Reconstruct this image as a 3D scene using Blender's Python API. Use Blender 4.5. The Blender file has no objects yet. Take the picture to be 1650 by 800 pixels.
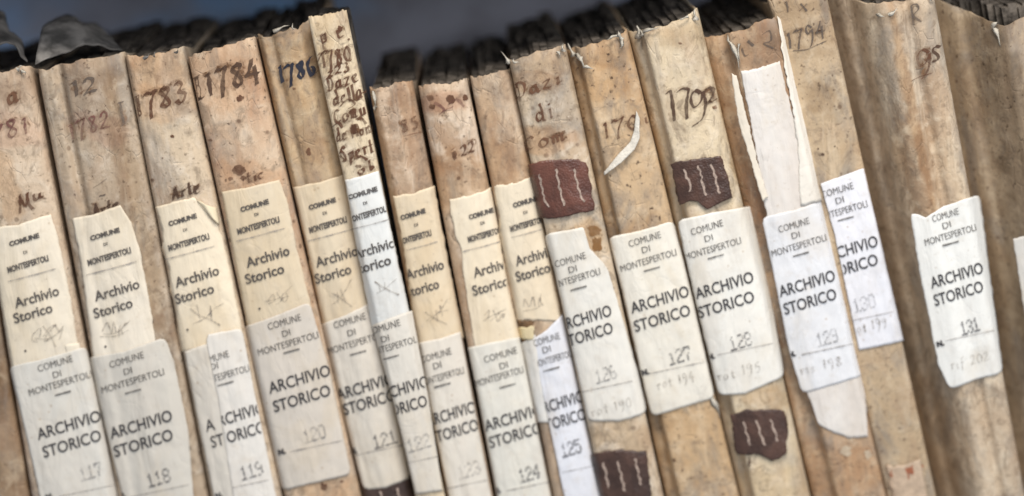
import bpy, bmesh, math, random
from mathutils import Vector, noise, Matrix

# ------------------------------------------------------------------ camera, light, exposure
S = bpy.context.scene
COL = S.collection
MM = 0.001
PXM = 0.0004            # one photo pixel on the plane of the spines, in metres
DIST = 1.5
PITCH = math.radians(12)
ROLL = math.radians(6)
FPX = DIST / PXM

fwd = Vector((0, math.cos(PITCH), -math.sin(PITCH)))
up0 = Vector((0, math.sin(PITCH), math.cos(PITCH)))
rt0 = Vector((1, 0, 0))
rt = rt0 * math.cos(ROLL) - up0 * math.sin(ROLL)
up = up0 * math.cos(ROLL) + rt0 * math.sin(ROLL)
CAM = -fwd * DIST

cam_d = bpy.data.cameras.new('camera')
cam = bpy.data.objects.new('camera', cam_d)
COL.objects.link(cam)
M = Matrix((rt, up, -fwd)).transposed().to_4x4()
M.translation = CAM
cam.matrix_world = M
cam_d.sensor_width = 36
cam_d.lens = 36 * FPX / 1650
cam_d.clip_start = 0.05
cam_d.clip_end = 50
cam_d.dof.use_dof = True
cam_d.dof.focus_distance = 1.462
cam_d.dof.aperture_fstop = 1.75
S.camera = cam

W = bpy.data.worlds.new('World')
S.world = W
W.use_nodes = True
W.node_tree.nodes['Background'].inputs[0].default_value = (0.80, 0.88, 1.0, 1)
W.node_tree.nodes['Background'].inputs[1].default_value = 0.50


def area_lamp(name, loc, target, size, energy, col):
    d = bpy.data.lights.new(name, 'AREA')
    d.shape = 'RECTANGLE'
    d.size, d.size_y = size
    d.energy = energy
    d.color = col
    o = bpy.data.objects.new(name, d)
    COL.objects.link(o)
    o.location = loc
    o.rotation_euler = (Vector(target) - Vector(loc)).to_track_quat('-Z', 'Y').to_euler()
    return o


area_lamp('ceiling_light', (0.25, -0.95, 1.50), (0, 0, 0), (0.9, 0.5), 33, (1.0, 0.95, 0.88))
area_lamp('side_fill_light', (1.05, -1.7, 0.75), (0.0, 0, 0), (0.8, 0.8), 20, (0.95, 0.97, 1.0))  # added fill from the front right; no window is known

S.view_settings.view_transform = 'Standard'
S.view_settings.look = 'None'
S.view_settings.exposure = 0
S.view_settings.gamma = 1
S.render.engine = 'CYCLES'
S.render.resolution_x = 1024
S.render.resolution_y = 496

# ------------------------------------------------------------------ helpers


def P(px, py, y=0.0):
    """the point of the place seen at photo pixel (px, py) on the plane Y = y"""
    d = fwd * FPX + rt * (px - 825) - up * (py - 400)
    t = (y - CAM.y) / d.y
    return CAM + d * t


def srgb(r, g, b):
    f = lambda c: ((c / 255 + 0.055) / 1.055) ** 2.4 if c > 10 else c / 255 / 12.92
    return (f(r), f(g), f(b), 1)


def mesh_obj(name, verts, faces, mat, parent=None, label=None, thick=0, smooth=True, origin=None):
    me = bpy.data.meshes.new(name)
    org = origin if origin is not None else (parent_origin(parent) if parent else Vector((0, 0, 0)))
    me.from_pydata([tuple(Vector(v) - org) for v in verts], [], faces)
    me.update()
    if smooth:
        me.polygons.foreach_set('use_smooth', [True] * len(me.polygons))
    me.materials.append(mat)
    o = bpy.data.objects.new(name, me)
    COL.objects.link(o)
    if parent:
        o.parent = parent
    if label:
        o['label'] = label
    if thick:
        m = o.modifiers.new('thickness', 'SOLIDIFY')
        m.thickness = abs(thick)
        m.offset = 1 if thick > 0 else -1
        m.use_even_offset = False
    return o


ORG = {}


def parent_origin(p):
    while p.parent:
        p = p.parent
    return ORG.get(p.name, Vector(p.location))


def lerp(a, b, t):
    return a + (b - a) * t


def poly_at(pl, t):
    """point at fraction t of the length of a polyline"""
    if len(pl) == 1:
        return pl[0]
    L = [math.dist(pl[i], pl[i + 1]) for i in range(len(pl) - 1)]
    tot = sum(L) or 1
    d = t * tot
    for i, l in enumerate(L):
        if d <= l or i == len(L) - 1:
            k = d / l if l else 0
            k = min(max(k, 0), 1)
            return (lerp(pl[i][0], pl[i + 1][0], k), lerp(pl[i][1], pl[i + 1][1], k))
        d -= l


def fbm(x, y, z, o=3):
    return noise.fractal(Vector((x, y, z)), 0.9, 2.1, o)

# ------------------------------------------------------------------ materials


def nodes_of(name):
    m = bpy.data.materials.new(name)
    m.use_nodes = True
    nt = m.node_tree
    return m, nt, nt.nodes, nt.links, nt.nodes['Principled BSDF']


class NB:
    def __init__(s, nt):
        s.nt, s.n, s.l = nt, nt.nodes, nt.links

    def coord(s, scale=(1, 1, 1), loc=(0, 0, 0), rot=(0, 0, 0)):
        t = s.n.new('ShaderNodeTexCoord')
        m = s.n.new('ShaderNodeMapping')
        s.l.new(t.outputs['Object'], m.inputs[0])
        m.inputs['Scale'].default_value = scale
        m.inputs['Location'].default_value = loc
        m.inputs['Rotation'].default_value = rot
        return m.outputs[0]

    def noise(s, vec, scale, detail=4, rough=0.55, dist=0.0):
        t = s.n.new('ShaderNodeTexNoise')
        s.l.new(vec, t.inputs['Vector'])
        t.inputs['Scale'].default_value = scale
        t.inputs['Detail'].default_value = detail
        t.inputs['Roughness'].default_value = rough
        t.inputs['Distortion'].default_value = dist
        return t.outputs['Fac']

    def voro(s, vec, scale, rand=1.0, feature='F1'):
        t = s.n.new('ShaderNodeTexVoronoi')
        t.feature = feature
        s.l.new(vec, t.inputs['Vector'])
        t.inputs['Scale'].default_value = scale
        t.inputs['Randomness'].default_value = rand
        return t.outputs['Distance']

    def ramp(s, fac, a, b, lo=0.0, hi=1.0):
        t = s.n.new('ShaderNodeMapRange')
        t.interpolation_type = 'SMOOTHSTEP'
        s.l.new(fac, t.inputs['Value'])
        t.inputs['From Min'].default_value = a
        t.inputs['From Max'].default_value = b
        t.inputs['To Min'].default_value = lo
        t.inputs['To Max'].default_value = hi
        return t.outputs['Result']

    def mix(s, fac, a, b, mode='MIX'):
        t = s.n.new('ShaderNodeMix')
        t.data_type = 'RGBA'
        t.blend_type = mode
        for k, v in ((0, fac), (6, a), (7, b)):
            if hasattr(v, 'links'):
                s.l.new(v, t.inputs[k])
            else:
                t.inputs[k].default_value = v
        return t.outputs[2]

    def math(s, op, a, b=0.0):
        t = s.n.new('ShaderNodeMath')
        t.operation = op
        for k, v in ((0, a), (1, b)):
            if hasattr(v, 'links'):
                s.l.new(v, t.inputs[k])
            else:
                t.inputs[k].default_value = v
        return t.outputs[0]

    def bump(s, h, strength, dist, prev=None):
        t = s.n.new('ShaderNodeBump')
        t.inputs['Strength'].default_value = strength
        t.inputs['Distance'].default_value = dist
        s.l.new(h, t.inputs['Height'])
        if prev is not None:
            s.l.new(prev, t.inputs['Normal'])
        return t.outputs[0]


def vellum(seed, base, stain_shade, pale, stain_amt=0.5, spots=0.4, grey=0.25, rough=0.62, brown=0.42):
    m, nt, n, l, b = nodes_of('vellum')
    k = NB(nt)
    off = (seed * 3.17, seed * 1.31, seed * 7.7)
    v = k.coord(loc=off)
    vs = k.coord(scale=(1, 1, 0.13), loc=off)
    vw = k.coord(scale=(1, 1, 0.45), loc=(off[1], off[2], off[0]))
    big = k.noise(vw, 16, 5, 0.6, 0.6)
    mid = k.noise(v, 70, 6, 0.65, 0.4)
    streak = k.noise(vs, 150, 5, 0.6, 0.3)
    fine = k.noise(v, 520, 4, 0.7)
    c = k.mix(k.ramp(big, 0.60 - 0.25 * stain_amt, 0.78 - 0.2 * stain_amt), base, stain_shade)
    c = k.mix(k.ramp(mid, 0.46, 0.70, 0, 0.75), c, pale)
    c = k.mix(k.ramp(streak, 0.50, 0.80, 0, 0.30), c, stain_shade)
    gm = k.noise(vw, 33, 5, 0.7, 1.0)
    c = k.mix(k.ramp(gm, 0.45, 0.68, 0, min(.75, .25 + grey * 1.4)), c, (0.27, 0.235, 0.20, 1))
    g2 = k.noise(k.coord(scale=(1, 1, 0.7), loc=(off[2], off[1], off[0])), 85, 6, 0.72, 1.6)
    c = k.mix(k.ramp(g2, 0.49, 0.66, 0, 0.62), c, (0.26, 0.19, 0.13, 1))
    br = k.noise(k.coord(scale=(1, 1, 0.55), loc=(off[2], off[1], off[0])), 21, 6, 0.62, 0.9)
    c = k.mix(k.ramp(br, 0.50, 0.68, 0, brown), c, (0.40, 0.25, 0.15, 1))
    rub = k.noise(k.coord(scale=(1, 1, 0.08), loc=(off[1], off[2], off[0])), 95, 5, 0.65, 0.3)
    c = k.mix(k.ramp(rub, 0.56, 0.70, 0, 0.45), c, pale)
    # foxing and flecks
    sp = k.voro(k.coord(loc=(off[2], off[0], off[1])), 95)
    gate = k.ramp(k.noise(v, 28, 3), 0.50, 0.60)
    sm = k.math('MULTIPLY', k.ramp(sp, 0.10, 0.20, 1, 0), gate)
    c = k.mix(k.math('MULTIPLY', sm, spots), c, (0.115, 0.058, 0.03, 1))
    sp2 = k.ramp(k.noise(v, 300, 3, 0.6), 0.60, 0.72, 0, 0.75)
    c = k.mix(k.math('MULTIPLY', sp2, spots * 1.6), c, (0.10, 0.06, 0.035, 1))
    sc = k.ramp(k.noise(k.coord(scale=(1, 1, 0.35), loc=off, rot=(0, 0.4, 0)), 240, 3, 0.6, 1.5), 0.66, 0.72, 0, 0.4)
    c = k.mix(sc, c, pale)
    c = k.mix(0.40, c, k.mix(fine, (0.42, 0.39, 0.35, 1), (1.0, 1.0, 1.0, 1)), 'MULTIPLY')
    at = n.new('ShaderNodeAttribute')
    at.attribute_name = 'stain_shade'  # discolouration, together with the shade painted on some covers
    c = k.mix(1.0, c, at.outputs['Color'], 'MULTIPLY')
    l.new(c, b.inputs['Base Color'])
    l.new(k.ramp(mid, 0.3, 0.7, rough - 0.1, rough + 0.15), b.inputs['Roughness'])
    b.inputs['Specular IOR Level'].default_value = 0.35
    crk = k.ramp(k.voro(k.coord(scale=(1, 1, .45), loc=off), 140, 1, 'DISTANCE_TO_EDGE'), 0.0, 0.05)
    cg = k.ramp(k.noise(v, 40, 3), 0.5, 0.62)
    crack = k.math('MULTIPLY', k.math('SUBTRACT', 1.0, crk), cg)
    h = k.math('ADD', k.math('MULTIPLY', mid, 0.8), k.math('MULTIPLY', streak, 0.35))
    h = k.math('SUBTRACT', h, k.math('MULTIPLY', crack, 0.25))
    nb = k.bump(h, 0.55, 0.0022)
    nb = k.bump(fine, 0.4, 0.0004, nb)
    l.new(nb, b.inputs['Normal'])
    return m


def paper(name, seed, base, tint, amt=0.5, rough=0.75, bump=0.35):
    m, nt, n, l, b = nodes_of(name)
    k = NB(nt)
    off = (seed * 2.1, seed * 5.3, seed * 1.7)
    v = k.coord(loc=off)
    vs = k.coord(scale=(1, 1, 0.3), loc=off)
    big = k.noise(vs, 26, 5, 0.6, 0.5)
    mid = k.noise(v, 120, 5, 0.65)
    c = k.mix(k.ramp(big, 0.38, 0.72, 0, amt), base, tint)
    c = k.mix(k.ramp(mid, 0.52, 0.78, 0, 0.55 * amt), c, (0.46, 0.36, 0.25, 1))
    yl = k.noise(k.coord(scale=(1, 1, .5), loc=(off[1], off[2], off[0])), 19, 5, 0.6, 1.2)
    c = k.mix(k.ramp(yl, 0.50, 0.68, 0, 0.30 * (amt + .4)), c, (0.58, 0.46, 0.30, 1))
    fx = k.ramp(k.voro(k.coord(loc=(off[2], off[0], off[1])), 130), 0.05, 0.16, 1, 0)
    c = k.mix(k.math('MULTIPLY', fx, k.ramp(k.noise(v, 30, 2), .5, .6, 0, .45)), c, (0.36, 0.24, 0.14, 1))
    gr = k.noise(k.coord(scale=(1, 1, .6), loc=(off[2], off[0], off[1])), 45, 6, 0.7, 0.8)
    c = k.mix(k.ramp(gr, 0.50, 0.76, 0, 0.34), c, (0.50, 0.44, 0.37, 1))
    c = k.mix(k.ramp(k.noise(v, 420, 3), 0.66, 0.72, 0, 0.30), c, (0.36, 0.29, 0.22, 1))
    l.new(c, b.inputs['Base Color'])
    b.inputs['Roughness'].default_value = rough
    b.inputs['Specular IOR Level'].default_value = 0.3
    cr = k.noise(k.coord(scale=(1, 1, 0.22), loc=off), 75, 4, 0.55, 0.8)
    fold = k.math('ABSOLUTE', k.math('SUBTRACT', k.noise(k.coord(scale=(1, 1, 0.5), loc=(off[1], off[0], off[2])), 34, 3, 0.5, 1.2), 0.5))
    fold = k.ramp(fold, 0.0, 0.03)
    nb = k.bump(cr, bump * 1.3, 0.0035)
    nb = k.bump(fold, 0.22, 0.0004, nb)
    nb = k.bump(k.noise(v, 700, 3), 0.2, 0.0003, nb)
    l.new(nb, b.inputs['Normal'])
    return m


def ink(name, col, wear=0.5, scale=420, seed=0.0, rough=0.7):
    hand = scale < 300
    """ink or graphite whose worn places let the sheet below show"""
    m, nt, n, l, b = nodes_of(name)
    k = NB(nt)
    b.inputs['Base Color'].default_value = col
    b.inputs['Roughness'].default_value = rough
    b.inputs['Specular IOR Level'].default_value = 0.1
    v = k.coord(loc=(seed, seed * 2, 0))
    f = k.math('ADD', k.math('MULTIPLY', k.noise(v, scale, 3, 0.6), 0.4 if hand else 0.6), k.math('MULTIPLY', k.noise(v, scale * 0.3, 2), 0.6 if hand else 0.4))
    a = k.ramp(f, 0.30 + 0.25 * wear, 0.44 + 0.25 * wear, 1.0 - wear * 0.95, 1.0 - wear * 0.25)
    l.new(a, b.inputs['Alpha'])
    return m


def plain(name, col, rough=0.6, var=0.3, scale=60, bump=0.3, metal=0.0, spec=0.4):
    m, nt, n, l, b = nodes_of(name)
    k = NB(nt)
    v = k.coord()
    f = k.noise(v, scale, 5, 0.6, 0.3)
    dark = tuple(c * (1 - var) for c in col[:3]) + (1,)
    lite = tuple(min(1, c * (1 + var)) for c in col[:3]) + (1,)
    l.new(k.mix(k.ramp(f, 0.3, 0.7), dark, lite), b.inputs['Base Color'])
    b.inputs['Roughness'].default_value = rough
    b.inputs['Metallic'].default_value = metal
    b.inputs['Specular IOR Level'].default_value = spec
    l.new(k.bump(k.noise(v, scale * 3, 4), bump, 0.002), b.inputs['Normal'])
    return m


M_PAGE = plain('page_edges', (0.105, 0.088, 0.072, 1), 0.95, 0.75, 90, 0.6, spec=.1)
M_FLAP = plain('grey_parchment', (0.17, 0.155, 0.14, 1), 0.8, 0.6, 70, 0.5)
M_METAL = plain('painted_metal', (0.050, 0.066, 0.100, 1), 0.45, 0.35, 5, 0.1)
def metal_paint():
    m, nt, n, l, b = nodes_of('painted_metal')
    k = NB(nt)
    f = k.noise(k.coord(scale=(1, 1, 2.0), loc=(0.31, 0, .1)), 5.5, 4, 0.5, 0.4)
    c = k.mix(k.ramp(f, 0.40, 0.62), (0.36, 0.36, 0.42, 1), (0.25, 0.44, 0.72, 1))
    g = k.noise(k.coord(), 22, 5, 0.6)
    c = k.mix(k.ramp(g, 0.45, 0.75, 0, .5), c, (0.14, 0.125, 0.13, 1))
    l.new(c, b.inputs['Base Color'])
    b.inputs['Roughness'].default_value = 0.5
    return m


M_METAL = metal_paint()
M_STEEL = plain('shelf_metal', (0.10, 0.10, 0.11, 1), 0.5, 0.2, 14, 0.1)
M_THREAD = plain('thread', (0.40, 0.30, 0.24, 1), 0.85, 0.35, 500, 0.4)
M_TEAR = plain('torn_fibre', (0.50, 0.45, 0.37, 1), 0.8, 0.2, 300, 0.5)
M_HOLE = plain('exposed_glue', (0.17, 0.095, 0.045, 1), 0.8, 0.4, 150, 0.5)


def leather(seed, col):
    m, nt, n, l, b = nodes_of('leather')
    k = NB(nt)
    v = k.coord(loc=(seed, seed, seed))
    f = k.noise(v, 60, 5, 0.6, 0.4)
    g = k.noise(v, 420, 4, 0.65)
    c = k.mix(k.ramp(f, 0.35, 0.7), tuple(x * 0.62 for x in col[:3]) + (1,), tuple(x * 1.3 for x in col[:3]) + (1,))
    c = k.mix(k.ramp(g, 0.58, 0.74, 0, 0.5), c, (0.14, 0.080, 0.05, 1))
    l.new(c, b.inputs['Base Color'])
    b.inputs['Roughness'].default_value = 0.42
    b.inputs['Specular IOR Level'].default_value = 0.5
    nb = k.bump(k.voro(v, 750, 1, 'F1'), 0.35, 0.0008)
    nb = k.bump(f, 0.5, 0.003, nb)
    l.new(nb, b.inputs['Normal'])
    return m


# ------------------------------------------------------------------ the shelving
ZSH = -0.225


def box(v0, v1):
    (a, b, c), (d, e, f) = v0, v1
    vs = [(a, b, c), (d, b, c), (d, e, c), (a, e, c), (a, b, f), (d, b, f), (d, e, f), (a, e, f)]
    fs = [(0, 3, 2, 1), (4, 5, 6, 7), (0, 1, 5, 4), (1, 2, 6, 5), (2, 3, 7, 6), (3, 0, 4, 7)]
    return vs, fs


for nm, a, b_, mt in (('shelf_board', (-0.8, -0.030, ZSH - 0.03), (0.8, 0.33, ZSH), M_STEEL),
                      ('shelf_board', (-0.8, -0.030, 0.222), (0.8, 0.33, 0.252), M_STEEL),  # upper board, out of view; its overhang is set to shade the page tops
                      ('back_wall', (-0.8, 0.331, ZSH - 0.03), (0.8, 0.335, 0.252), M_METAL)):
    vs, fs = box(a, b_)
    o = mesh_obj(nm, vs, fs, mt, None, smooth=False)
    o['kind'] = 'structure'
    bv = o.modifiers.new('bevel', 'BEVEL')
    bv.width = 0.002
    bv.segments = 2

# ------------------------------------------------------------------ books


class Book:
    def __init__(s, label, L, R, y0=0.0, prof=None, seed=1.0, mat=None, bulge=1.6, shoulder=4.0, depth=0.22,
                 top=None, jag=2.3, stains=(), board=(-7, -7), slant=(0, 0), wob=1.0, pages=9, page_drop=2.5, glabel=None):
        """L, R: photo pixels of the spine's left and right edge, (top, low); prof: [(u, mm back)]"""
        s.L, s.R, s.y0, s.seed = L, R, y0 * MM, seed
        s.prof, s.bulge, s.sh = prof, bulge * MM, shoulder * MM
        s.wob = wob
        s.lt, s.lb = P(*L[0], s.y0), P(*L[1], s.y0)
        s.rtp, s.rb = P(*R[0], s.y0), P(*R[1], s.y0)
        if prof:
            s.bridge_table()
        mx_, my_ = (L[0][0] + R[0][0]) / 2, (L[0][1] + R[0][1]) / 2
        stains = tuple(stains) + ((mx_, my_ + 8, 75, 30, (.80, .77, .74), .65),)
        s.stains = stains
        s.mat = mat
        e = bpy.data.objects.new('archive_book', None)
        COL.objects.link(e)
        zb = ZSH
        x = (s.xl(zb) + s.xr(zb)) / 2
        e.location = (x, s.y0, zb)
        e.empty_display_size = 0.02
        e['label'] = label
        e['category'] = 'book'
        e['group'] = 'old archive volumes standing on the shelf'
        ORG[e.name] = Vector(e.location)
        s.e = e
        s.org = Vector(e.location)
        s.build_shell(depth, top, jag, board, slant)
        s.build_pages(depth, pages, page_drop)

    def xl(s, z):
        t = (z - s.lb.z) / (s.lt.z - s.lb.z)
        return lerp(s.lb.x, s.lt.x, t) + 0.0002

    def xr(s, z):
        t = (z - s.rb.z) / (s.rtp.z - s.rb.z)
        return lerp(s.rb.x, s.rtp.x, t) - 0.0002

    def prof_at(s, u):
        pr = s.prof
        for i in range(len(pr) - 1):
            if u <= pr[i + 1][0]:
                t = (u - pr[i][0]) / (pr[i + 1][0] - pr[i][0])
                t = t * t * (3 - 2 * t)
                return lerp(pr[i][1], pr[i + 1][1], t) * MM
        return 0.0

    def bridge_table(s):
        """glued sheets span the grooves instead of following them down"""
        w = abs(s.rtp.x - s.lt.x)
        N = 120
        raw = [s.prof_at(i / N) for i in range(N + 1)]
        s.bt = [min(raw[j] + 0.22 * abs(i - j) / N * w for j in range(N + 1)) for i in range(N + 1)]

    def dy(s, x, z, bridge=False):
        a, b = s.xl(z), s.xr(z)
        w = b - a
        u = (x - a) / w
        ex = 0.0
        if u < 0:
            ex = -u * w
            u = 0
        if u > 1:
            ex = (u - 1) * w
            u = 1
        c = 2 * u - 1
        y = s.bulge * c * c
        if s.prof:
            if bridge:
                q = u * 120
                k = min(119, int(q))
                y += lerp(s.bt[k], s.bt[k + 1], q - k)
            else:
                y += s.prof_at(u)
        r = s.sh
        d = min(u, 1 - u) * w
        if d < r:
            q = 1 - d / r
            y += r * (1 - math.sqrt(max(0, 1 - q * q * 0.97)))
        y += ex * 1.6
        X, Z = x * 1000, z * 1000
        y += s.wob * MM * (0.9 * fbm(X / 38, Z / 90, s.seed * 9.1, 2) + 0.5 * fbm(X / 11, Z / 34, s.seed * 5.7, 3)
                           + 0.22 * fbm(X / 3.5, Z / 8, s.seed * 3.3, 2))
        return y

    def y(s, x, z, bridge=False):
        return s.y0 + s.dy(x, z, bridge)

    def on(s, px, py, off=0.0):
        """photo pixel -> point on this book's spine, off mm proud of it"""
        y = s.y0
        for _ in range(4):
            p = P(px, py, y)
            y = s.y(p.x, p.z, s.prof is not None)
        p = P(px, py, y)
        p = Vector((p.x, y - off * MM, p.z))
        return p

    def build_shell(s, D, top, jag, board, slant):
        NU, NS, NV = 46, 12, 230
        verts, faces, cols = [], [], []
        cols_n = NU + 1 + 2 * NS
        zt_l = s.lt.z
        zt_r = s.rtp.z

        def ztop(u):
            z = lerp(zt_l, zt_r, u)
            if top:
                for i in range(len(top) - 1):
                    if u <= top[i + 1][0]:
                        t = (u - top[i][0]) / (top[i + 1][0] - top[i][0])
                        z += lerp(top[i][1], top[i + 1][1], t) * MM
                        break
            z += jag * MM * (0.9 * fbm(u * 4.5, s.seed * 4, 0.3, 3) + 0.35 * fbm(u * 19, s.seed * 4, 2.3, 2))
            return z
        for j in range(NV + 1):
            v = j / NV
            v = v ** 1.15
            for i in range(cols_n):
                if i < NS:
                    k = (NS - i) / NS
                    z = lerp(ztop(0) + board[0] * MM * min(1, k * 3) + 1.2 * MM * fbm(k * 4, s.seed, 5, 2), ZSH, v)
                    x = s.xl(z) + slant[0] * MM * k + 0.6 * MM * fbm(k * 3, z * 20, s.seed * 2, 2) * min(1, k * 4)
                    yb = s.y(s.xl(z), z)
                    y = lerp(yb, s.y0 + D, k ** 1.3)
                elif i > NS + NU:
                    k = (i - NS - NU) / NS
                    z = lerp(ztop(1) + board[1] * MM * min(1, k * 3) + 1.2 * MM * fbm(k * 4, s.seed, 9, 2), ZSH, v)
                    x = s.xr(z) + slant[1] * MM * k + 0.6 * MM * fbm(k * 3, z * 20, s.seed * 6, 2) * min(1, k * 4)
                    yb = s.y(s.xr(z), z)
                    y = lerp(yb, s.y0 + D, k ** 1.3)
                else:
                    u = (i - NS) / NU
                    u = 0.5 - 0.5 * math.cos(math.pi * u) if False else u
                    # finer columns near the shoulders
                    u = u + 0.09 * math.sin(2 * math.pi * u) * -1
                    z = lerp(ztop(u), ZSH, v)
                    x = lerp(s.xl(z), s.xr(z), u)
                    y = s.y(x, z)
                    dz = (ztop(u) - z) / MM
                    if dz < 9:      # the head of the spine rolls back a little
                        y += 2.2 * MM * (1 - dz / 9) ** 2
                verts.append(Vector((x, y, z)))
        for j in range(NV):
            for i in range(cols_n - 1):
                a = j * cols_n + i
                faces.append((a, a + cols_n, a + cols_n + 1, a + 1))
        o = mesh_obj('vellum_cover', verts, faces, s.mat, s.e, thick=-1.4 * MM)
        att = o.data.color_attributes.new('stain_shade', 'FLOAT_COLOR', 'POINT')
        data = []
        sx = rt * 1.0
        for p in verts:
            # back to photo pixels, to place this cover's marks and painted shade
            d = p - CAM
            f = d.dot(fwd)
            px = 825 + d.dot(rt) / f * FPX
            py = 400 - d.dot(up) / f * FPX
            c = [1.0, 1.0, 1.0]
            if s.stains:
                n1 = fbm(p.x * 70, p.z * 70, s.seed, 4)
                n2 = fbm(p.x * 70 + 9, p.z * 70, s.seed + 4, 4)
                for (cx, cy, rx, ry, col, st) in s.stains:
                    # each mark's long axis follows the leaning spine
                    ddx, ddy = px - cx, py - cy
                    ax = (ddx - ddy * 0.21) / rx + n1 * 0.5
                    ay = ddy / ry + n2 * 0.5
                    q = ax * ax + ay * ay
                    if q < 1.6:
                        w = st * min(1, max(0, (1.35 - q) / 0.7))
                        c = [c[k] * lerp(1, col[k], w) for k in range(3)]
            data.extend((c[0], c[1], c[2], 1))
        att.data.foreach_set('color', data)
        s.cover = o

    def build_pages(s, D, n, drop):
        """the text block: gatherings of sheets standing inside the cover"""
        rnd = random.Random(s.seed * 100)
        verts, faces = [], []
        w = s.rtp.x - s.lt.x
        n = max(5, int(w / 0.0036))
        z0 = min(s.lt.z, s.rtp.z)
        for g in range(n):
            u = (g + 0.5) / n
            hgt = (rnd.uniform(-1.6, .9) - drop) * MM
            tw = w / n * rnd.uniform(1.1, 1.5)
            NY, NZ = 14, 5
            base = len(verts)
            yst = s.y0 + 0.010 + rnd.uniform(0, 0.004) + (max(s.prof_at(max(0, u - .12)), s.prof_at(u), s.prof_at(min(1, u + .12))) * 1.2 if s.prof else 0)
            yen = s.y0 + D - rnd.uniform(0.002, 0.016)
            for side in (-1, 1):
                for iy in range(NY + 1):
                    ty = iy / NY
                    yy = lerp(yst, yen, ty)
                    wav = 2.0 * MM * fbm(ty * 3, g * 3.1, s.seed, 2)
                    zt = lerp(s.lt.z, s.rtp.z, u) + hgt + (2.2 * fbm(ty * 3 + g * .4, s.seed, 1.0, 2) + 1.2 * fbm(ty * 9 + g, s.seed, 1.0, 2)) * MM
                    for iz in range(NZ + 1):
                        z = lerp(zt, ZSH + 0.003, (iz / NZ) ** 2)
                        x = lerp(s.xl(z) + 0.0025, s.xr(z) - 0.0025, u) + side * tw * 0.5 + wav
                        verts.append((x, yy, z))
            st = (NY + 1) * (NZ + 1)
            for iy in range(NY):
                for iz in range(NZ):
                    a = base + iy * (NZ + 1) + iz
                    faces.append((a, a + 1, a + NZ + 2, a + NZ + 1))
                    b = a + st
                    faces.append((b, b + NZ + 1, b + NZ + 2, b + 1))
                a = base + iy * (NZ + 1)
                faces.append((a, a + NZ + 1, a + NZ + 1 + st, a + st))
            for iz in range(NZ):
                a = base + iz
                faces.append((a, a + st, a + st + 1, a + 1))
                a = base + NY * (NZ + 1) + iz
                faces.append((a, a + 1, a + st + 1, a + st))
        mesh_obj('page_block', verts, faces, M_PAGE, s.e, smooth=False)['kind'] = 'stuff'

    # a sheet glued to the spine, bounded by four polylines in photo pixels
    def sheet(s, name, top, right, bottom, left, mat, off=0.5, thick=0.35, parent=None, rough=0.8, label=None,
              nu=26, nv=60, sd=0.0, lift=None, puff=0.35, corner=0.0):
        T, R, B, Lf = [list(q) for q in (top, right, bottom, left)]
        if corner:
            def rc(e1, i1, e2, i2, r):
                c = e1[i1]
                a = e1[1] if i1 == 0 else e1[-2]
                b = e2[1] if i2 == 0 else e2[-2]
                da, db = math.dist(c, a), math.dist(c, b)
                pa = tuple(c[k] + (a[k] - c[k]) / da * r for k in (0, 1))
                pb = tuple(c[k] + (b[k] - c[k]) / db * r for k in (0, 1))
                m_ = tuple(c[k] * .42 + (pa[k] + pb[k]) * .29 for k in (0, 1))
                e1[i1] = m_
                e2[i2] = m_
                e1.insert(1 if i1 == 0 else len(e1) - 1, pa)
                e2.insert(1 if i2 == 0 else len(e2) - 1, pb)
            rc(T, 0, Lf, 0, corner)
            rc(T, -1, R, 0, corner)
            rc(B, 0, Lf, -1, corner)
            rc(B, -1, R, -1, corner)
        verts, faces = [], []
        c00, c10, c01, c11 = T[0], T[-1], B[0], B[-1]
        for j in range(nv + 1):
            v = j / nv
            lp, rp = poly_at(Lf, v), poly_at(R, v)
            for i in range(nu + 1):
                u = i / nu
                tp, bp = poly_at(T, u), poly_at(B, u)
                q = []
                for k in (0, 1):
                    q.append((1 - v) * tp[k] + v * bp[k] + (1 - u) * lp[k] + u * rp[k]
                             - ((1 - u) * (1 - v) * c00[k] + u * (1 - v) * c10[k] + (1 - u) * v * c01[k] + u * v * c11[k]))
                # frayed, uneven borders
                eu = max(0, 1 - min(u, 1 - u) * nu / 1.5) * min(1, .2 + 8 * min(v, 1 - v))
                ev = max(0, 1 - min(v, 1 - v) * nv / 1.5)
                sg = s.seed * 7 + sd
                q[0] += rough * eu * (1.3 * fbm(q[1] / 14, sg, u * 3 + 1, 3) + 0.5 * fbm(q[1] / 3, sg, u * 3, 2))
                q[1] += rough * ev * (1.3 * fbm(q[0] / 14, sg, v * 3 + 1, 3) + 0.5 * fbm(q[0] / 3, sg, v * 3, 2))
                if corner and eu > 0 and False:
                    pass
                if corner:
                    cu, cv = min(u, 1 - u) * nu, min(v, 1 - v) * nv
                if lift:
                    of = off + lift(u, v)
                else:
                    of = off
                of += puff * abs(fbm(q[0] / 22, q[1] / 45, sg + 3, 2)) * min(1, min(u, 1 - u) * 8) * min(1, min(v, 1 - v) * 10)
                verts.append(s.on(q[0], q[1], of))
        for j in range(nv):
            for i in range(nu):
                cu, cv = min(i, nu - 1 - i), min(j, nv - 1 - j)
                a = j * (nu + 1) + i
                faces.append((a, a + nu + 1, a + nu + 2, a + 1))
        return mesh_obj(name, verts, faces, mat, parent or s.e, label, thick=thick * MM)

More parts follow.
